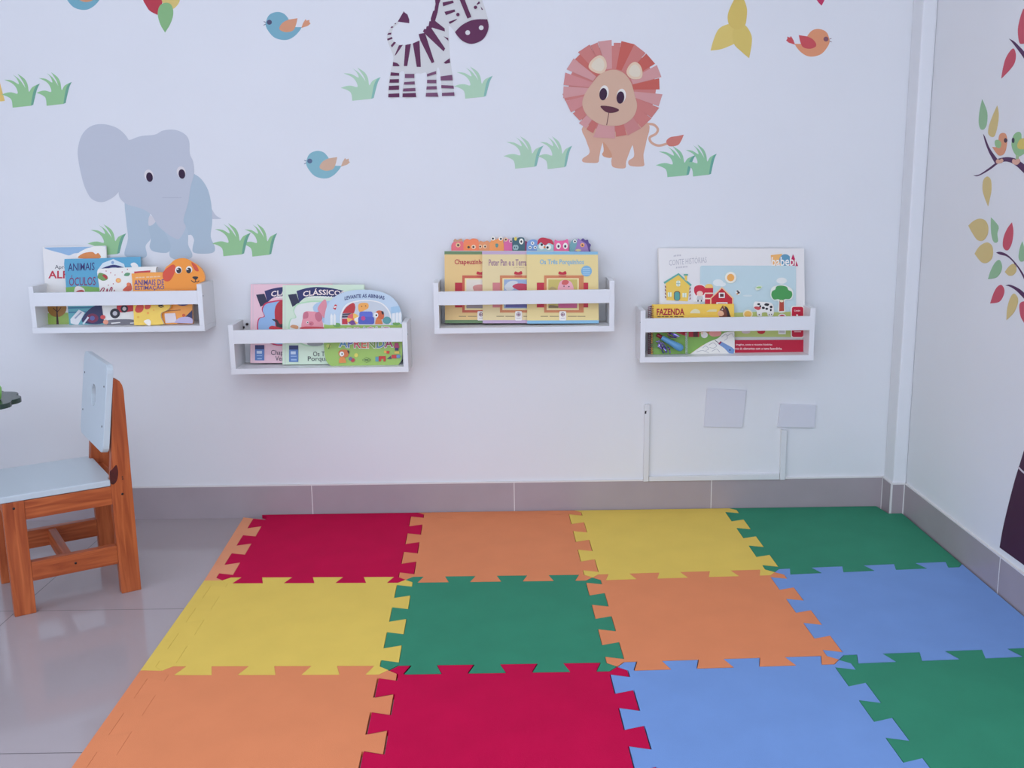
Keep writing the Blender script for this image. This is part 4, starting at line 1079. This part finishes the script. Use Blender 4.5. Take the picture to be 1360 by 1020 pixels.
# lion
CL = crop(650, 40, 4.25)
LB, L1, L2, L3 = vin(218, 174, 158), vin(214, 158, 164), vin(208, 130, 130), vin(202, 100, 94)
P = sticker('lion_sticker', 'orange lion wall sticker with a pink and red mane', 'wall sticker', (690, 420), CL)
P.add('tail', (stroke(open_curve([(880, 530), (925, 533), (950, 558), (940, 585), (905, 606), (915, 635), (955, 652), (1005, 640)]), 14), LB), skirt=True)
P.add('tail_tuft', (smooth([(998, 628), (1020, 605), (1060, 598), (1097, 590), (1084, 622), (1062, 650), (1015, 655)], 4, (3,)), vin(212, 128, 122)), skirt=True)
P.add('body', (smooth([(640, 630), (655, 640), (700, 690), (690, 720), (650, 716), (636, 700), (645, 680)], 3), vin(214, 160, 136)),
      (smooth([(530, 540), (545, 620), (566, 690), (526, 725), (530, 745), (580, 750), (614, 746), (620, 715), (634, 650), (650, 636), (690, 700), (688, 742), (700, 774), (765, 779), (772, 740), (802, 660), (810, 656), (816, 712), (785, 738), (795, 766), (868, 768), (872, 740), (870, 700), (885, 630), (892, 520), (700, 470)], 4), LB), skirt=True)
P.add('mane_backing', (ell(693, 332, 248, 244), L2), skirt=True)
W_ = [((612, 65), (690, 55), L1), ((702, 72), (742, 72), L2), ((745, 62), (818, 80), L3), ((818, 80), (882, 130), L2), ((885, 132), (935, 190), L3), ((945, 197), (971, 265), L1), ((958, 272), (960, 335), L3), ((977, 362), (955, 430), L1), ((958, 438), (915, 495), L2), ((915, 498), (858, 552), L2), ((855, 555), (780, 595), vin(206, 138, 142)), ((775, 592), (715, 602), vin(204, 118, 116)), ((710, 612), (585, 605), L1),
      ((585, 582), (547, 560), vin(204, 118, 116)), ((545, 555), (505, 525), L1), ((510, 512), (470, 470), L2), ((460, 465), (430, 400), vin(212, 144, 150)), ((428, 400), (412, 360), L2), ((416, 385), (418, 318), L1), ((418, 310), (428, 240), vin(212, 144, 150)), ((435, 222), (475, 160), L1), ((482, 165), (530, 118), vin(204, 112, 108)), ((500, 125), (565, 82), L2), ((570, 88), (610, 70), L2)]
wed = []
for a, b, m in W_:
    c = (693, 335)
    wed.append(([(c[0] + (a[0] - c[0]) * 0.42, c[1] + (a[1] - c[1]) * 0.42), a, b, (c[0] + (b[0] - c[0]) * 0.42, c[1] + (b[1] - c[1]) * 0.42)], m))
P.add('mane', *wed)
for q, k in (([(620, 142), (652, 162), (662, 205), (642, 242), (600, 242), (560, 212), (575, 172)], 0), ([(820, 180), (850, 198), (864, 240), (852, 274), (800, 274), (773, 240), (790, 198)], 1)):
    cx, cy = sum(x for x, y in q) / 7, sum(y for x, y in q) / 7
    P.add('ear', (smooth(q, 4), vin(232, 206, 186)), (smooth([(cx + (x - cx) * 0.72, cy + (y - cy) * 0.72) for x, y in q], 4), vin(230, 220, 208)), skirt=True)
P.add('head', (smooth([(700, 224), (760, 245), (800, 300), (820, 370), (833, 430), (812, 490), (760, 530), (700, 541), (620, 530), (550, 480), (524, 420), (537, 365), (580, 300), (630, 245)], 4), vin(216, 180, 164)), skirt=True)
for x, y in ((642, 362), (739, 381)):
    P.add('eye', (ell(x + 5, y - 10, 26, 40, 0.1), vin(236, 234, 240)), (ell(x, y, 22, 35, 0.1), vin(60, 30, 62)), skirt=True)
P.add('nose', (smooth([(626, 431), (650, 427), (700, 435), (731, 450), (715, 463), (680, 468), (650, 458)], 4), vin(96, 46, 66)), (stroke([(674, 466), (661, 537)], 4), vin(96, 46, 66)), skirt=True)

# birds
BIRD = dict(body=[(320, 330), (360, 270), (430, 238), (500, 233), (570, 258), (620, 310), (645, 350), (700, 430), (735, 455), (832, 457), (800, 512), (730, 588), (640, 640), (540, 647), (430, 612), (350, 530), (300, 430)],
            wing=[(640, 345), (770, 325), (742, 440), (700, 510), (600, 532), (515, 502), (508, 450), (560, 385)], tail=[(826, 470), (850, 400), (888, 338), (903, 362), (945, 348), (943, 382), (962, 405), (920, 440)])


def bird(x0, y0, x1, y1, flip, body, wing, eye, lab):
    def fit(q):
        return [((x1 - (u - 272) / 690 * (x1 - x0)) if flip else (x0 + (u - 272) / 690 * (x1 - x0)), y0 + (v - 233) / 414 * (y1 - y0)) for u, v in q]
    cx, cy = fit([(500, 450)])[0]
    P = sticker('bird_sticker', lab, 'wall sticker', (cx, cy), crop(0, 0, 1), 'bird wall stickers on the back wall')
    P.add('tail', (fit(BIRD['tail']), wing), skirt=True)
    P.add('body', (fit(smooth(BIRD['body'], 4, (7, 9))), body), skirt=True)
    P.add('wing', (fit(smooth(BIRD['wing'], 4, (0, 1))), wing), skirt=True)
    P.add('eye', (fit(ell(355, 385, 38, 37)), eye), skirt=True)
    P.add('beak', (fit(stroke([(272, 374), (302, 386)], 9)), eye), (fit(stroke([(270, 430), (302, 412)], 9)), eye), skirt=True)


bird(404.2, 200.5, 464.8, 236.9, False, vin(138, 190, 212), vin(214, 180, 162), vin(92, 112, 150), 'light blue bird wall sticker between elephant and lion')
bird(350.3, 16, 412.5, 53, False, vin(124, 178, 206), vin(222, 158, 128), vin(80, 80, 116), 'blue bird wall sticker with orange wing left of the zebra')
bird(84, -24, 146, 13, False, vin(120, 178, 206), vin(222, 158, 128), vin(80, 80, 116), 'blue bird wall sticker cut by the top edge of the photo')
bird(1044, 38.5, 1104.2, 75, True, vin(228, 156, 122), vin(208, 86, 98), vin(136, 92, 112), 'orange bird wall sticker with red wing, right of the yellow leaves')

# loose leaves on the back wall
CT, CY = crop(60, 0, 6.8), crop(920, 0, 5.667)
for k, (cr, q, m, lab, st) in enumerate((
        (CT, smooth([(880, -60), (885, 0), (905, 40), (945, 98), (1018, 136), (1050, 60), (1058, 0), (1040, -70), (960, -110)], 4, (4,)), vin(190, 60, 80), 'red leaf wall sticker at the top left, behind the green leaf', 0.0002),
        (CT, smooth([(1050, -10), (1080, -60), (1150, -80), (1210, -40), (1214, 10), (1190, 52), (1148, 82), (1085, 60)], 4), vin(222, 200, 128), 'ochre leaf wall sticker at the top left, right of the red leaf', 0.0004),
        (CT, smooth([(1083, 294), (1040, 220), (1017, 130), (1032, 58), (1075, 27), (1125, 32), (1152, 72), (1155, 140), (1128, 220)], 4, (0,)), vin(140, 190, 138), 'green pointed leaf wall sticker at the top left', 0.0006),
        (CY, smooth([(275, 180), (200, 213), (160, 290), (134, 381), (210, 371), (280, 345), (320, 320), (340, 250), (320, 190)], 4, (3,)), vin(226, 204, 122), 'yellow leaf wall sticker pointing down left in the three-leaf cluster', 0.0002),
        (CY, smooth([(395, 190), (440, 260), (444, 330), (425, 439), (370, 392), (310, 330), (300, 240), (340, 190)], 4, (3,)), vin(222, 200, 116), 'yellow leaf wall sticker pointing down right in the three-leaf cluster', 0.0004),
        (CY, smooth([(263, 120), (285, 50), (330, -30), (365, -40), (405, 50), (406, 130), (390, 195), (330, 222), (275, 188)], 4), vin(220, 196, 112), 'yellow leaf wall sticker pointing up in the three-leaf cluster', 0.0006),
        (CY, smooth([(925, -30), (960, -60), (1000, -30), (992, 0), (970, 43), (940, 10)], 4, (4,)), vin(196, 56, 104), 'crimson leaf tip wall sticker at the top edge above the orange bird', 0.0002))):
    pr = Print(BACK, cr, None, st)
    tag(pr.add('leaf_sticker', (q, m), skirt=True), lab, 'wall sticker', 'leaf wall stickers on the back wall')

# ------------------------------------------------------------------ tree stickers, right wall
TE, TF, TG = crop(1280, 120, 7.2857), crop(1270, 260, 6), crop(1300, 0, 8.5)
BRC = vin(84, 44, 92)
t = thing('tree_sticker', 'dark plum tree wall sticker with trunk and branches on the right wall', 'wall sticker', tuple(RIGHT.at(1400, 500)))
P = Print(RIGHT, None, t)
P.add('trunk', (smooth([(1455, 330), (1440, 420), (1400, 520), (1368, 578), (1353, 621), (1344.5, 650), (1333, 697), (1327.6, 727.2), (1420, 794), (1478, 838), (1458, 720), (1452, 580), (1466, 440), (1482, 330)], 4, (0, 7, 9, 13)), vin(70, 34, 66)), skirt=True)
P.add('trunk_line', (stroke(open_curve([(1352.2, 620), (1362, 629), (1380, 637), (1410, 645)]), 2.2), vin(214, 206, 224)))
P.cr = TE
P.add('branch', (smooth([(92, 823), (150, 814), (230, 762), (303, 706), (250, 610), (210, 510), (188, 422), (207, 452), (252, 560), (325, 664), (380, 650), (440, 647), (510, 664), (583, 714), (700, 800), (1100, 1300), (1300, 2200), (1100, 2100), (900, 1400), (700, 900), (583, 800), (520, 740), (460, 701), (400, 689), (335, 708), (270, 757), (190, 806), (130, 831)], 4, (0, 3, 6, 9)), BRC), skirt=True)
P.cr = TF
P.add('branch', (smooth([(318, 453), (350, 446), (400, 464), (450, 508), (500, 568), (540, 630), (640, 800), (900, 1500), (820, 1500), (600, 800), (540, 662), (490, 572), (440, 512), (400, 482), (350, 469)], 4, (0,)), BRC), ([(448, 546), (466, 540), (480, 566), (470, 570)], BRC), skirt=True)
P.add('branch', (smooth([(393, 715), (430, 709), (490, 734), (540, 772), (640, 880), (800, 1200), (760, 1220), (620, 900), (540, 818), (480, 757), (430, 725)], 4, (0,)), BRC), skirt=True)
P.cr = TG
P.add('branch', (smooth([(343, 436), (400, 468), (460, 526), (510, 580), (640, 740), (1000, 1500), (1300, 2600), (1100, 2500), (820, 1500), (600, 800), (510, 657), (450, 572), (390, 492)], 4, (0,)), BRC), skirt=True)
LG, LY, LR = vin(150, 194, 160), vin(216, 196, 140), vin(204, 84, 108)
for cr, q, m, tip, lab in (
        (TE, [(180, 88), (207, 150), (229, 220), (225, 320), (200, 374), (165, 374), (147, 310), (155, 200)], LG, 0, 'slim green leaf wall sticker above the upper forked branch'),
        (TE, [(325, 148), (339, 220), (332, 320), (305, 430), (275, 452), (240, 420), (245, 350), (280, 250)], LY, 0, 'slim yellow leaf wall sticker above the orange tree bird'),
        (TE, [(230, 833), (264, 870), (269, 960), (255, 1040), (237, 1122), (205, 1040), (184, 960), (192, 870)], LY, 4, 'yellow leaf wall sticker hanging below the forked branch'),
        (TF, [(98, 238), (140, 200), (190, 182), (235, 200), (256, 250), (250, 310), (215, 357), (170, 352), (130, 297)], LY, 0, 'broad yellow leaf wall sticker, upper of the two at the far left of the tree'),
        (TF, [(148, 462), (185, 405), (240, 372), (280, 390), (294, 440), (285, 500), (245, 535), (200, 527)], LY, 0, 'broad yellow leaf wall sticker, lower of the two at the far left of the tree'),
        (TF, [(278, 173), (310, 205), (339, 250), (328, 300), (333, 360), (310, 374), (290, 345), (278, 270)], LG, 0, 'green leaf wall sticker right of the upper broad yellow leaf'),
        (TF, [(445, 213), (456, 280), (446, 370), (420, 427), (395, 433), (374, 400), (380, 330), (410, 260)], LR, 0, 'red leaf wall sticker above the middle branch'),
        (TF, [(528, 363), (545, 420), (556, 480), (540, 517), (515, 524), (499, 490), (508, 420)], LG, 0, 'green leaf wall sticker at the right picture edge above the middle branch'),
        (TF, [(255, 664), (275, 600), (310, 535), (345, 511), (366, 560), (355, 610), (320, 652)], LG, 0, 'green leaf wall sticker below the two broad yellow leaves'),
        (TF, [(389, 607), (420, 565), (455, 541), (476, 560), (479, 600), (455, 632), (420, 636)], LY, 0, 'small yellow bud leaf wall sticker hanging from the middle branch'),
        (TF, [(272, 858), (300, 775), (330, 725), (362, 711), (384, 750), (375, 800), (340, 847)], LR, 0, 'red leaf wall sticker left of the lowest branch'),
        (TF, [(402, 991), (408, 900), (430, 820), (460, 779), (490, 810), (491, 860), (460, 932)], LY, 0, 'yellow leaf wall sticker below the lowest branch'),
        (TF, [(505, 880), (520, 848), (560, 845), (600, 900), (590, 1000), (545, 1016), (515, 960)], LR, 5, 'red leaf wall sticker at the right picture edge below the lowest branch'),
        (TG, [(505, 98), (470, 200), (444, 330), (455, 460), (480, 496), (540, 470), (580, 350), (560, 200)], LR, 0, 'large red leaf wall sticker at the top right picture edge'),
        (TG, [(257, 886), (275, 770), (310, 650), (370, 560), (400, 554), (419, 620), (405, 710), (350, 790)], LR, 0, 'red leaf wall sticker under the topmost branch tip')):
    pr = Print(RIGHT, cr, None, 0.0008)
    tag(pr.add('leaf_sticker', (smooth(q, 4, (tip,)), m), skirt=True), lab, 'wall sticker', 'leaf wall stickers of the tree')
P = sticker('bird_sticker', 'small orange bird wall sticker perched on the tree branch', 'wall sticker', (360, 540), TE, 'bird wall stickers on the tree', RIGHT, 0.0010)
P.add('body', (smooth([(340, 470), (352, 425), (385, 411), (412, 430), (421, 490), (410, 570), (385, 620), (345, 631), (312, 600), (278, 547), (320, 548), (342, 520)], 4, (9,)), vin(226, 158, 128)), skirt=True)
P.add('wing', (smooth([(308, 485), (340, 480), (367, 510), (355, 557), (320, 550), (304, 520)], 4), vin(156, 200, 152)), skirt=True)
P.add('eye', (ell(408, 484, 15, 23), vin(70, 44, 66)), skirt=True)
P.add('foot', (smooth([(315, 685), (330, 665), (350, 672), (372, 660), (386, 680), (370, 700), (350, 706), (325, 708)], 3), vin(226, 180, 166)), skirt=True)
P = sticker('bird_sticker', 'small green bird wall sticker with yellow wing facing the orange bird', 'wall sticker', (530, 530), TE, 'bird wall stickers on the tree', RIGHT, 0.0010)
P.add('body', (smooth([(490, 428), (530, 401), (556, 420), (562, 470), (590, 490), (630, 530), (650, 600), (590, 612), (530, 641), (490, 602), (467, 540), (470, 480)], 4), vin(150, 198, 152)), skirt=True)
P.add('wing', (smooth([(545, 480), (583, 464), (624, 480), (612, 560), (540, 567), (521, 530)], 4), vin(218, 200, 112)), skirt=True)
P.add('eye', (ell(482, 484, 14, 26), vin(60, 60, 84)), skirt=True)
P.add('foot', (rect(508, 625, 532, 668), vin(170, 200, 160)), (smooth([(472, 690), (480, 665), (505, 670), (535, 662), (548, 690), (520, 720), (485, 712)], 3), vin(226, 176, 166)), skirt=True)

# ------------------------------------------------------------------ child's chair
t = thing('child_chair', 'small pine child chair with pale blue seat and backrest', 'chair', (-0.98561, -0.75482, 0), math.radians(32.876))
CW, LT = 0.285, 0.026          # chair width; thickness of its boards
POST = [(0.2584, 0.0), (0.3088, 0.0), (0.3098, 0.545), (0.3075, 0.560), (0.302, 0.571), (0.294, 0.5775), (0.2853, 0.5778), (0.2562, 0.300)]
for b0 in (0.0, CW - LT):
    leg = box('front_leg', 0.0, 0.0503, b0, b0 + LT, 0.0, 0.2985, WOODZ, t, 0.002)
    prism('rear_post', POST, 1, b0, b0 + LT, WOODZ, t, 0.002)
    box('side_rail', 0.0503, 0.2566, b0 + 0.001, b0 + LT - 0.003, 0.248, 0.2975, WOODX, t, 0.0015)
    box('stretcher', 0.0503, 0.2574, b0 + 0.001, b0 + LT - 0.003, 0.0848, 0.135, WOODX, t, 0.0015)
box('cross_stretcher', 0.130, 0.150, LT - 0.002, CW - LT + 0.002, 0.0875, 0.132, WOODY, t, 0.0015)
box('front_rail', 0.006, 0.026, LT, CW - LT, 0.248, 0.2975, WOODY, t, 0.0015)
box('rear_rail', 0.270, 0.290, LT, CW - LT, 0.248, 0.2975, WOODY, t, 0.0015)
prism('seat', [(-0.012, -0.0015), (0.2560, -0.0015), (0.2560, LT + 0.002), (0.2640, LT + 0.004), (0.2640, CW - LT - 0.004), (0.2560, CW - LT - 0.002), (0.2560, CW + 0.0015), (-0.012, CW + 0.0015)], 2, 0.2990, 0.3155, SEATB, t, 0.003)
# backrest panel: a rounded board with a hand slot, lying on the slanted post fronts
pu = Vector((0.2745 - 0.2428, 0, 0.6165 - 0.3877))
pn = pu.normalized()
pt = Vector((-pn.z, 0, pn.x))           # out of the front face
PH = pu.length
outl = [(y - 0.5, z) for y, z in [(x / 1000, z_ / 1000) for x, z_ in rrect(500 - 4, 0, 500 + CW * 1000 + 4, PH * 1000, 22)]]
slot = [(y / 1000, z_ / 1000) for y, z_ in rrect(CW * 500 - 30, PH * 560 - 29, CW * 500 + 30, PH * 560 + 29, 27)]


def panel_pt(y, z, d):
    return Vector((0.2428, 0, 0.3877)) + pn * z + pt * d + Vector((0, y, 0))


bm = bmesh.new()
rings_ = []
for d in (0.0, -0.0165):
    for lst in (outl, slot):
        rings_.append([bm.verts.new(panel_pt(y_, z_, d)) for y_, z_ in lst])
edges = []
for rg in rings_:
    edges.append([bm.edges.new((rg[i], rg[(i + 1) % len(rg)])) for i in range(len(rg))])
bmesh.ops.triangle_fill(bm, use_beauty=True, edges=edges[0] + edges[1])
bmesh.ops.triangle_fill(bm, use_beauty=True, edges=edges[2] + edges[3])
for a, b in ((0, 2), (1, 3)):
    A_, B_ = rings_[a], rings_[b]
    for i in range(len(A_)):
        bm.faces.new((A_[i], A_[(i + 1) % len(A_)], B_[(i + 1) % len(A_)], B_[i]))
bmesh.ops.recalc_face_normals(bm, faces=bm.faces)
me = bpy.data.meshes.new('backrest')
bm.to_mesh(me)
bm.free()
me.materials.append(SEATB)
o = bpy.data.objects.new('backrest', me)
COL.objects.link(o)
o.parent = t
finish(o, 0.002)


def screw(p, n, r, parent):
    p, n = Vector(p), Vector(n)
    return tube('screw', [p - n * 0.003, p + n * 0.0006, p + n * 0.0012], [r, r, r * 0.6], METAL, parent, 10)


for y_ in (0.018, CW - 0.018):
    for z_ in (0.068, 0.172):
        screw(panel_pt(y_, z_, 0), pt, 0.0028, t)
for a, z in ((0.0255, 0.282), (0.1537, 0.1099), (0.283, 0.2725), (0.287, 0.318), (0.2872, 0.3125)):
    screw((a, 0.0 if a != 0.1537 else 0.001, z), (0, -1, 0), 0.0032 if z < 0.29 else 0.0018, t)
KNOT = noisy('pine_knot', (66, 18, 18), 0.5, 60.0, 0.5)
q = smooth([(0.2566, 0.308), (0.2566, 0.336), (0.264, 0.343), (0.275, 0.352), (0.2775, 0.330), (0.272, 0.310), (0.263, 0.302)], 4)
vs = [(a, -0.0004, z) for a, z in q] + [(a, 0.0003, z) for a, z in q]
n = len(q)
finish(mesh_obj('knot', vs, [tuple(range(n)), tuple(range(2 * n - 1, n - 1, -1))] + [(i, i + n, (i + 1) % n + n, (i + 1) % n) for i in range(n)], KNOT, None, t))

# ------------------------------------------------------------------ scalloped table at the left edge
TP = Plane((0, -0.36, 0), (0, -1, 0))
TZ = TP.at(10, 531.5).z
tc = Vector((TP.at(21, 531).x - 0.147, -0.36, 0))
t = thing('side_table', 'dark green scalloped table top entering at the left picture edge', 'table', tuple(tc))
DG = noisy('dark_green_lacquer', (44, 62, 58), 0.25, 8.0, 0.05)
pts = []
NS = 11
for k in range(NS * 8):
    a = 2 * math.pi * k / (NS * 8) + 0.16
    r = 0.132 + 0.016 * abs(math.sin(a * NS / 2)) ** 0.7
    pts.append((r * math.cos(a), r * math.sin(a)))
prism('table_top', pts, 2, TZ - 0.014, TZ, DG, t, 0.0012)
tube('table_leg', [(0, 0, 0.012), (0, 0, TZ - 0.014)], 0.018, DG, t, 16)
tube('table_foot', [(0, 0, 0), (0, 0, 0.006), (0, 0, 0.012)], [0.10, 0.10, 0.09], DG, t, 28)
x = TP.at(2.6, 530).x
cup = []
cx = x - 0.027
for zz, r in ((0.0, 0.020), (0.004, 0.023), (0.02, 0.026), (0.034, 0.0265), (0.041, 0.023), (0.0445, 0.015), (0.046, 0.004)):
    cup.append(((cx, -0.36, TZ + 0.0002 + zz), r))
gb = tube('green_ball', [c[0] for c in cup], [c[1] for c in cup], noisy('bright_green_plastic', (122, 186, 96), 0.35, 8.0, 0.03), None, 24, (cx, -0.36, TZ))
tag(gb, 'bright green rounded toy standing on the scalloped table', 'toy')
